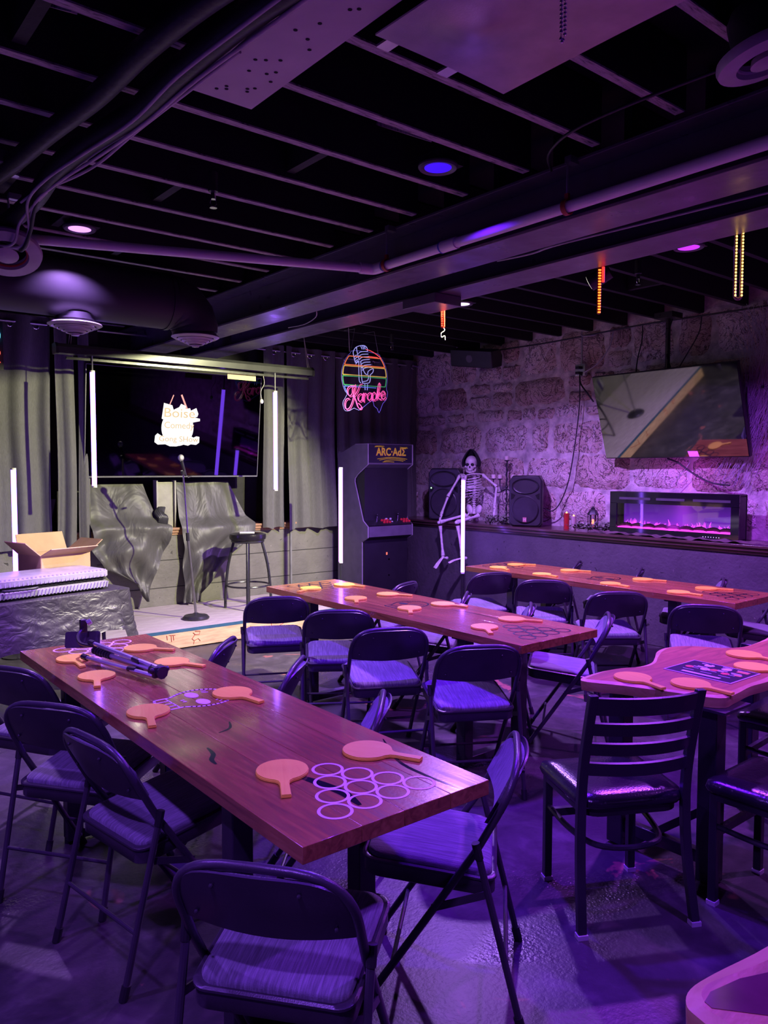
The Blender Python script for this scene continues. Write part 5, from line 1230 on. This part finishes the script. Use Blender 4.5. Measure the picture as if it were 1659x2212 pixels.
for y0, y1 in ((.53, .20), (.14, -.14), (-.22, -.56)): MB().box((x - .007, (y0 + y1) / 2, FH - .062), (.006, abs(y1 - y0), .022)).build('vent_slot', VG, fp)
def flame_back():
    m, nt, N, L, P = newmat('lit_flame_screen')
    tc_ = N.new('ShaderNodeTexCoord'); sp_ = N.new('ShaderNodeSeparateXYZ'); L.new(tc_.outputs['Generated'], sp_.inputs[0])
    c = ramp(N, L, sp_.outputs['Z'], [(0, (.50, .03, .85)), (.35, (.16, .02, .55)), (1, (.05, .01, .20))])
    L.new(c, P.inputs['Emission Color']); P.inputs['Emission Strength'].default_value = .8; P.inputs['Base Color'].default_value = (.02, .01, .03, 1)
    return m
MB().box((.045, 0, .185), (.006, FW - .14, .25)).build('flame_screen', flame_back(), fp)
rf = random.Random(4); fl = MB(); 
for k in range(95):
    y = rf.uniform(-.55, .55); h = rf.uniform(.02, .085) * (.6 + .4 * math.sin(y * 9 + 1) ** 2); xx = rf.uniform(.0, .035); w = rf.uniform(.003, .007)
    fl.tube(smooth_path([(xx, y, .075), (xx, y + rf.uniform(-.01, .01), .075 + h * .5), (xx, y + rf.uniform(-.018, .018), .075 + h)], 3), [w, w * 1.2, w * 1.1, w, w * .7, w * .4, w * .15], 5)
o = fl.build('flames', emis('violet_flame', (.62, .05, .95), 2.0), fp); o['kind'] = 'stuff'
eb = MB().box((-.02, 0, .066), (.10, FW - .15, .012)); eb.build('ember_bed', emis('ember_glow', (.9, .04, .75), 2.2), fp)
lgm = M('charred_log', (.06, .03, .06), .9, bmp=.8, bscale=40)
for k in range(9):
    y = -.5 + k * .125; MB().tube(smooth_path([(-.03, y - .07, .082), (-.015 + .01 * (k % 3), y, .095), (-.03, y + .07, .084)], 3), [.010, .014, .017, .018, .017, .013, .010], 7).build('log', lgm, fp)
MB().box((x + .004, 0, .18), (.003, FW - .14, .235)).build('glass_pane', M('clear_pane', (1, 1, 1), .015, trans=1, var=0), fp)
TI = emis('touch_icon', (.8, .8, .9), .6)
for k in range(7): MB().lathe([(.001, 0), (.004, 0), (.004, .001), (.001, .001)], 8, (x - .0065, -.32 - k * .024, .03), roty(-PI / 2)).build('touch_icon', TI, fp)
pl = bpy.data.lights.new('fire_lamp', 'AREA'); pl.energy = 4; pl.color = (.6, .06, 1); pl.shape = 'RECTANGLE'; pl.size = 1.1; pl.size_y = .1
po = bpy.data.objects.new('lamp', pl); COL.objects.link(po); po.parent = fp; po.location = (-.075, 0, .13); po.rotation_euler = (0, math.radians(-90), 0)
# burlap cloth under the fireplace
GZ = M('brown_gauze', (.15, .10, .10), .85, var=.3, scale=20, bmp=.6, bscale=60)
def gz(u, v):
    y = 4.62 - 1.75 * u; x_ = 6.33 + .10 * v
    return (Vector((x_ - 6.38 + .01 * math.sin(30 * u), y - 3.8, .012 + .005 * math.sin(40 * u + 3 * v) + .004 * math.sin(67 * u + 2) + .004 * math.sin(101 * u) + .008 * v)), Vector((0, 0, 1)))
tag(MB().sheet(gz, 90, 6, .004).build('gauze_runner', GZ, loc=(6.38, 3.8, ZL), smooth=70), 'crumpled brown gauze runner along the ledge front by the fireplace', 'cloth')
# --- loudspeakers
def speaker(loc, rz, label, h, w, d, badge, led):
    t = thing('loudspeaker', label, 'loudspeaker', loc, rz, 'loudspeakers along the stone wall')
    def shell_(e): return [(-w / 2 + e, -d * .3), (-w / 2 + e, -d / 2), (w / 2 - e, -d / 2), (w / 2 - e, -d * .3), (w * .32, d / 2), (-w * .32, d / 2)]
    b = MB(); lv = [(0, .03), (.03, 0), (h - .06, 0), (h, .04)]; vs = []; fs = []
    for z_, e in lv: P_ = shell_(e); n = len(P_); vs += [(x_, y, z_) for x_, y in P_]
    for i in range(3):
        for j in range(n): fs.append((i * n + j, i * n + (j + 1) % n, (i + 1) * n + (j + 1) % n, (i + 1) * n + j))
    fs += [tuple(reversed(range(n))), tuple(3 * n + j for j in range(n))]
    b.add(vs, fs).build('cabinet', PLASTIC, t, smooth=20, bevel=.012)
    F = Matrix(((1, 0, 0), (0, 0, -1), (0, 1, 0)))
    y = -d / 2
    MB().prism(rrect(w * .92, h * .95, .05, 5), 0, .012, F, (0, y, h * .5)).build('baffle', M('speaker_baffle', (.035, .033, .04), .4), t, bevel=.004)
    MB().lathe([(w * .40, .0), (w * .41, .012), (w * .385, .018)], 30, (0, y - .012, h * .34), F, caps=False).build('woofer_ring', PLASTIC, t)
    MB().lathe([(w * .385, .012), (w * .2, .02), (.001, .024)], 30, (0, y - .012, h * .34), F, caps=False).build('woofer_grille', M('speaker_mesh', (.05, .045, .06), .5, .3, bmp=.7, bscale=500), t)
    MB().lathe([(.40 * w, .004), (.36 * w, .0), (.18 * w, -.035), (.06 * w, -.05), (.001, -.05)], 26, (0, y - .014, h * .79), F @ Matrix.Diagonal((1, .52, 1)), caps=False).build('horn', BLACKM, t)
    MB().lathe([(.40 * w, .0), (.42 * w, .006), (.40 * w, .012), (.37 * w, .002)], 26, (0, y - .012, h * .79), F @ Matrix.Diagonal((1, .56, 1)), caps=False).build('horn_rim', PLASTIC, t)
    for s_ in (-1, 1): MB().prism([(s_ * w * .43, h * .66), (s_ * w * .30, h * .62), (s_ * w * .36, h * .55), (s_ * w * .43, h * .53)][::s_], 0, .003, F, (0, y - .0125, 0)).build('port', M('port_black', (.004, .004, .004), .9), t)
    if badge: 
        bd_ = MB().box((0, y - .033, h * .14), (.04, .006, .05)).build('badge', M('red_badge', (.55, .22, .24), .4), t); text_obj('badge_mark', 'H', .04, WHITEP, bd_, (0, y - .0365, h * .14), ext=.0004)
    if led: MB().ball((-w * .39, y - .016, h * .62), .008, 8, 5).build('power_light', emis('green_led', (.3, 1, .4), 6), t)
    return t
speaker((6.545, 5.58, ZL + .001), math.radians(-62), 'loudspeaker with a pink badge standing on the ledge beside the candelabra', .55, .36, .30, True, False)
speaker((6.565, 6.86, ZL + .001), math.radians(-66), 'larger loudspeaker with a green power light behind the skeleton', .63, .42, .28, False, True)
ws = thing('wall_speaker', 'black wedge loudspeaker hung at the top corner of the stone wall', 'loudspeaker', (6.50, 6.35, 2.905), rot=(math.radians(8), math.radians(-14), math.radians(8)))
MB().prism([(-.10, -.10), (.10, -.10), (.12, .02), (.06, .10), (-.11, .10)], -.29, .29, Matrix(((1, 0, 0), (0, 0, 1), (0, 1, 0)))).build('cabinet', PLASTIC, ws, smooth=20, bevel=.012)
MB().lathe([(.001, .002), (.045, .002), (.045, .0), (.001, 0)], 18, (-.105, .02, 0), roty(-PI / 2)).build('driver', M('grey_cone', (.13, .12, .14), .5), ws); MB().bar((.1, 0, 0), (.2, 0, .06), .03, .03).build('bracket', BLACKM, ws)
# --- candelabra
cd = thing('candelabra', 'black twisted candelabra with five white candles on the ledge', 'candelabra', (6.60, 5.95, ZL))
b = MB(); b.lathe([(.06, 0), (.06, .012), (.02, .03), (.012, .06)], 16)
b.tube([(.004 * math.cos(k * 1.1), .004 * math.sin(k * 1.1), .05 + .66 * k / 40) for k in range(41)], [.010 + .003 * math.sin(k * 1.9) for k in range(41)], 8); b.ball((0, 0, .42), .02); b.build('stem', BLACKM, cd)
b = MB()
for s_ in (-1, 1):
    b.tube(smooth_path([(0, 0, .40), (0, s_ * .07, .37), (0, s_ * .10, .42), (0, s_ * .10, .50)], 5), .006, 7); b.tube(smooth_path([(0, 0, .40), (0, s_ * .13, .35), (0, s_ * .20, .41), (0, s_ * .20, .50)], 5), .006, 7)
b.build('arm', BLACKM, cd)
CW = M('ivory_wax', (.80, .70, .60), .5)
for y, z_ in ((0, .71), (.10, .50), (.20, .50), (-.10, .50), (-.20, .50)):
    MB().lathe([(.02, z_), (.03, z_ + .006), (.03, z_ + .012), (.012, z_ + .012)], 14, (0, y, 0)).build('drip_pan', BLACKM, cd)
    MB().lathe([(.024, z_ + .01), (.026, z_ + .055), (.022, z_ + .058), (.001, z_ + .052)], 14, (0, y, 0)).build('candle', CW, cd)
# --- jar candles, lantern, garlands
def pillar(loc, h, r, mat, lab):
    t = thing('pillar_candle', lab, 'candle', loc, 0)
    MB().lathe([(r, 0), (r, h * .86), (r * .9, h * .87), (.001, h * .84)], 18).build('wax', mat, t); MB().ball((0, 0, h * .88), .008, 8, 5, (1, 1, 1.9)).build('flame', emis('candle_flame', (1, .35, .08), 5), t)
    MB().lathe([(r + .003, 0), (r + .003, h), (r + .001, h), (r + .001, .0)], 18, caps=False).build('glass_sleeve', M('candle_glass', (1, 1, 1), .03, trans=1, alpha=.2, var=0), t)
pillar((6.50, 5.03, ZL), .19, .028, M('red_wax', (.60, .03, .03), .35, emit=(.6, .02, .02), est=.05), 'tall red candle on the ledge'); pillar((6.50, 4.94, ZL), .16, .026, M('ivory_pillar_wax', (.75, .62, .55), .4), 'pale candle beside the red one on the ledge')
ln_ = thing('candle_lantern', 'small dark lantern with an orange candle on the ledge', 'lantern', (6.52, 4.72, ZL + .015))
b = MB(); b.lathe([(.055, 0), (.055, .012), (.045, .02)], 6); b.lathe([(.05, .145), (.058, .15), (.04, .185), (.018, .205), (.022, .215), (.001, .23)], 6); 
for k in range(6): b.tube([(.048 * math.cos(k * PI / 3), .048 * math.sin(k * PI / 3), .015), (.048 * math.cos(k * PI / 3), .048 * math.sin(k * PI / 3), .15)], .0045, 5)
b.build('frame', BLACKM, ln_); MB().tube([(.014 * math.cos(a), 0, .242 + .014 * math.sin(a)) for a in [2 * PI * k / 12 for k in range(12)]], .002, 5, closed=True).build('loop', BLACKM, ln_)
MB().lathe([(.02, .015), (.02, .055), (.001, .055)], 12).build('candle', M('orange_wax', (.7, .25, .1), .4), ln_); MB().ball((0, 0, .078), .013, 8, 6, (1, 1, 2.0)).build('flame', emis('lantern_flame', (1, .12, .05), 5), ln_)
LEAF = M('dusty_leaf', (.13, .15, .10), .55, var=.4, scale=30); rl_ = random.Random(8)
def garland(name, lab, pts, n):
    t = thing(name, lab, 'garland', pts[0], 0, 'leaf garlands on the ledge'); o0 = Vector(pts[0]); P_ = smooth_path(pts, 8); b = MB()
    MB().tube([p - o0 for p in P_], .004, 5).build('vine', M('vine_stem', (.10, .07, .05), .8), t)
    for k in range(n):
        p = P_[rl_.randrange(len(P_))] - o0 + Vector((rl_.gauss(0, .03), rl_.gauss(0, .025), abs(rl_.gauss(.015, .025)) + .002))
        m_ = Euler((rl_.uniform(-.9, .9), rl_.uniform(-.9, .9), rl_.uniform(0, 6.3))).to_matrix(); L_ = rl_.uniform(.025, .05)
        q = [m_ @ Vector(a) * L_ + p for a in ((0, 0, 0), (.3, .28, .1), (.75, .22, .05), (1.05, 0, 0), (.75, -.22, .05), (.3, -.28, .1))]
        b.add(q, [(0, 1, 2, 3), (0, 3, 4, 5)])
    o = b.build('leaves', LEAF, t, smooth=0); o['kind'] = 'stuff'
garland('leaf_garland', 'leaf garland at the foot of the candelabra', [(6.44, 6.10, ZL + .02), (6.46, 5.95, ZL + .03), (6.48, 5.80, ZL + .02)], 150)
garland('leaf_garland', 'leaf garland between lantern and fireplace', [(6.44, 4.86, ZL + .02), (6.42, 4.70, ZL + .025), (6.46, 4.55, ZL + .025), (6.50, 4.47, ZL + .02)], 230)
# --- fake cobweb on the stones
WEB = M('white_cobweb_fibre', (.62, .62, .66), .8); rw = random.Random(6)
cw = thing('fake_cobweb', 'stretched white fake cobweb on the stones right of the wall TV', 'cobweb', (6.70, 3.1, 2.2)); b = MB()
for k in range(260):
    y0 = rw.gauss(-.04, .12); z0 = rw.choice((.75, .55, .4, .1)) + rw.uniform(-.1, .1); z1 = rw.uniform(-.75, .2); y1 = .1 + rw.gauss(0, .1) + .18 * (z1 < -.3)
    b.tube(smooth_path([(0 + rw.uniform(-.03, .02), y0 + .25 * (z0 > .4) * rw.random(), z0), (-.03 + rw.uniform(-.02, .02), (y0 + y1) / 2 - .06 + rw.gauss(0, .04), (z0 + z1) / 2 + rw.gauss(0, .05)), (rw.uniform(-.03, .02), y1, z1)], 4), rw.uniform(.0008, .0022), 4, caps=False)
o = b.build('fibres', WEB, cw); o['kind'] = 'stuff'
b = MB(); b.ball((-.05, .02, .12), .012, 8, 5)
for k in range(8): b.tube([(-.05, .02, .12), (-.05, .02 + .03 * math.cos(k * .8), .12 + .03 * math.sin(k * .8))], .0015, 4)
b.build('plastic_spider', PLASTIC, cw)
# --- skeleton sitting on the ledge
J = {'skull': (6.500, 6.415, 1.673), 'neck': (6.530, 6.421, 1.575), 'stern0': (6.49, 6.385, 1.545), 'stern1': (6.455, 6.36, 1.43), 'sp1': (6.560, 6.426, 1.43), 'sp2': (6.57, 6.43, 1.296), 'sp3': (6.56, 6.42, 1.164), 'pelv': (6.54, 6.40, 1.10), 'hipR': (6.50, 6.493, 1.078), 'hipL': (6.50, 6.29, 1.078), 'kneeR': (6.20, 6.622, 1.00), 'kneeL': (6.17, 6.30, 1.02), 'ankR': (6.22, 6.588, .608), 'ankL': (6.22, 6.27, .63), 'toeR': (6.10, 6.60, .463), 'toeL': (6.06, 6.33, .555), 'heelR': (6.27, 6.575, .575), 'heelL': (6.28, 6.275, .60), 'shR': (6.47, 6.575, 1.537), 'shL': (6.55, 6.26, 1.545), 'elR': (6.31, 6.606, 1.298), 'wrR': (6.24, 6.635, 1.09), 'elL': (6.60, 6.10, 1.42), 'wrL': (6.52, 6.05, 1.20)}
SK0 = Vector((6.54, 6.40, 1.0)); J = {k: Vector(v) - SK0 for k, v in J.items()}
BONE = M('plastic_bone', (.72, .68, .62), .5, var=.2, scale=30, bmp=.15, bscale=60); SOCK = M('dark_socket', (.02, .016, .02), .9)
sk = thing('skeleton_prop', 'white plastic skeleton with a black hood sitting on the ledge', 'skeleton', SK0)
def bone(name, a, b_, r, parent=sk, k=1.7):
    a, b_ = Vector(a), Vector(b_); n = 9
    return MB().tube([a.lerp(b_, i / n) for i in range(n + 1)], [1.25 * r * (k if i in (0, n) else 1.45 if i in (1, n - 1) else 1.0 + .1 * abs(i - n / 2) / n) for i in range(n + 1)], 8).build(name, BONE, parent, smooth=60)
hd_ = J['skull']; fwd = Vector((-.82, -.55, -.05)).normalized(); rt = fwd.cross(Vector((0, 0, 1))).normalized(); upv = rt.cross(fwd)
Mh = Matrix((rt, fwd, upv)).transposed()
b = MB(); b.ball(hd_ + upv * .025 - fwd * .015, .078, 16, 12, (.90, 1.12, 1.0), Mh)
b.ball(hd_ + fwd * .052 - upv * .022, .046, 12, 8, (1.05, .72, 1.0), Mh); b.ball(hd_ + fwd * .055 - upv * .055, .034, 10, 6, (1, .8, .8), Mh)
for s_ in (-1, 1): b.ball(hd_ + fwd * .045 + rt * s_ * .048 - upv * .02, .02, 8, 6, (1, 1, .7), Mh)
skull = b.build('skull', BONE, sk, smooth=60)
b = MB(); P_ = [hd_ + rt * (.048 * math.cos(a)) + fwd * (.012 + .062 * math.sin(a)) - upv * (.088 - .012 * abs(math.cos(a))) for a in [PI * k / 10 for k in range(11)]]
P_ = [hd_ + rt * .052 - upv * .035] + P_ + [hd_ - rt * .052 - upv * .035]; b.tube(P_, .012, 8); b.build('jaw', BONE, skull, smooth=60)
b = MB()
for s_ in (-1, 1): b.ball(hd_ + fwd * .078 + rt * s_ * .029 + upv * .002, .019, 10, 7, (1.05, .6, .95), Mh)
b.ball(hd_ + fwd * .085 - upv * .026, .011, 8, 5, (.8, .6, 1.3), Mh); b.box(hd_ + fwd * .068 - upv * .072, (.05, .02, .004), Mh)
b.build('eye_sockets', SOCK, skull, smooth=60)
def hood(u, v):
    a = (u - .5) * 2 * math.radians(128); el = math.radians(-22 + 104 * v); r = .108 * (1 + .04 * math.sin(4 * a))
    d = -fwd * math.cos(a) * math.cos(el) + rt * math.sin(a) * math.cos(el) + upv * math.sin(el)
    p = hd_ + upv * .015 - fwd * .012 + d * r + upv * (.055 * max(0, v - .55) / .45)
    return (p, d)
MB().sheet(hood, 20, 12, .006).build('black_hood', M('black_felt', (.014, .013, .018), .9), sk, smooth=70)
sp = [J['neck'], J['neck'].lerp(J['sp1'], .5) + Vector((.025, 0, 0)), J['sp1'] + Vector((.02, 0, 0)), J['sp2'], J['sp3'], J['pelv']]; SPN = smooth_path(sp, 5)
b = MB()
for i, p in enumerate(SPN):
    b.ball(p, .017 + .0005 * i * .3, 10, 5, (1.1, 1.1, .62)); b.bar(p - Vector((0, .03, 0)), p + Vector((0, .03, 0)), .008, .007); b.bar(p, p + Vector((.035, 0, -.01)), .006, .008)
b.tube([hd_ - upv * .06, J['neck']], .014, 8); b.tube(SPN, .009, 7); b.build('spine', BONE, sk, smooth=60)
b = MB(); cx = J['stern0'].lerp(J['sp1'], .45)
for k in range(9):
    q = k / 8; z_ = J['stern0'].z + .005 - .235 * q; hw_ = (.075 + .055 * math.sin(PI * min(1, .18 + q * .75))) ; dp = .085 + .02 * math.sin(PI * q)
    ctr = Vector((J['neck'].x - .045, J['sp1'].y - .012, z_))
    for s_ in (-1, 1):
        a1 = PI * (.94 if k < 6 else .72 - .08 * (k - 6))
        b.tube([ctr + Vector((dp * math.cos(a) * 1.0 + .02, s_ * hw_ * math.sin(a) ** .8 if math.sin(a) > 0 else 0, -.055 * (a / PI) + (.03 * (a / PI) ** 3 if k > 3 else 0))) for a in [.02 + a1 * i / 12 for i in range(13)]], .0055, 6)
b.build('ribs', BONE, sk, smooth=60)
b = MB(); st0 = J['neck'] + Vector((-.125, -.015, -.03)); b.tube([st0, st0 + Vector((-.012, 0, -.06)), st0 + Vector((-.01, 0, -.14)), st0 + Vector((0, 0, -.165))], [.017, .013, .013, .006], 8); b.build('breastbone', BONE, sk, smooth=60)
b = MB()
for s_, sh in ((1, 'shR'), (-1, 'shL')): b.tube(smooth_path([st0 + Vector((0, s_ * .01, .005)), st0.lerp(J[sh], .5) + Vector((-.02, 0, .02)), J[sh] + Vector((0, 0, .015))], 4), .007, 7)
b.build('collarbones', BONE, sk, smooth=60)
b = MB()
for s_ in (1, -1):
    c_ = J['pelv'] + Vector((0, s_ * .075, .045))
    b.ball(c_, .055, 12, 8, (.45, .85, 1.15), rotx(s_ * -.5)); b.tube(smooth_path([c_ + Vector((-.01, 0, -.045)), J['pelv'] + Vector((-.07, s_ * .06, -.05)), J['pelv'] + Vector((-.085, 0, -.04))], 4), .011, 7); b.ball(J['pelv'] + Vector((-.01, s_ * .06, -.075)), .02)
b.ball(J['pelv'] + Vector((.03, 0, .02)), .036, 10, 7, (.6, 1, 1.2)); b.build('pelvis', BONE, sk, smooth=60)
for s_ in 'RL':
    bone('thigh_bone', J['hip' + s_], J['knee' + s_], .0125); b = MB().ball(J['knee' + s_] + Vector((-.018, 0, -.005)), .02, 10, 6); b.build('kneecap', BONE, sk, smooth=60)
    bone('shin_bone', J['knee' + s_] + Vector((.005, 0, -.045)), J['ank' + s_], .0115); bone('calf_bone', J['knee' + s_] + Vector((.02, .02, -.06)), J['ank' + s_] + Vector((.012, .015, .0)), .006)
    f_ = MB(); f_.ball(J['heel' + s_], .021, 10, 6, (1.2, .8, .9)); f_.ball(J['ank' + s_] + Vector((0, 0, -.02)), .022, 10, 6); f_.tube([J['heel' + s_], J['ank' + s_] + Vector((-.01, 0, -.025))], .013, 7)
    d = J['toe' + s_] - J['ank' + s_]; sd_ = Vector((d.y, -d.x, 0)).normalized()
    for q in range(5):
        e = J['toe' + s_] + sd_ * (q - 2) * .015 - d * .02 * abs(q - 1)
        f_.tube([J['ank' + s_] + Vector((-.01, 0, -.025)) + sd_ * (q - 2) * .006, (J['ank' + s_] + d * .6) + sd_ * (q - 2) * .012 + Vector((0, 0, .0)), e], [.007, .0055, .004], 6)
    f_.build('foot', BONE, sk, smooth=60)
    bone('upper_arm_bone', J['sh' + s_], J['el' + s_], .010); bone('forearm_bone', J['el' + s_] + Vector((0, 0, -.01)), J['wr' + s_], .0065, k=1.5); bone('forearm_bone', J['el' + s_] + Vector((.01, .018, -.012)), J['wr' + s_] + Vector((.004, .018, .0)), .0065, k=1.4)
    b = MB().ball(J['sh' + s_], .02, 10, 6); b.add(*(lambda q: ([q + Vector((.02, 0, .02)), q + Vector((.045, -.05 if s_ == 'R' else .05, .0)), q + Vector((.05, -.03 if s_ == 'R' else .03, -.11)), q + Vector((.015, 0, .0))], [(0, 1, 2, 3), (3, 2, 1, 0)]))(J['sh' + s_])); b.build('shoulder_blade', BONE, sk)
    h_ = MB(); w_ = J['wr' + s_]; h_.ball(w_ + Vector((-.005, .005, -.015)), .018, 8, 6, (.8, 1.2, 1)); dn = (Vector((-.06, -.01, -.10)) if s_ == 'R' else Vector((-.03, .0, -.15)))
    for q in range(5):
        off = Vector((.006 * (q - 2), .011 * (q - 2), 0)); k_ = (.75, .95, 1, .93, .8)[q]
        h_.tube([w_ + off * .5 + Vector((0, 0, -.02)), w_ + off + dn * .45 * k_, w_ + off * 1.2 + dn * .72 * k_, w_ + off * 1.3 + dn * k_ + Vector((.012, 0, 0))], [.0055, .0045, .004, .003], 6)
    h_.build('hand', BONE, sk, smooth=60)
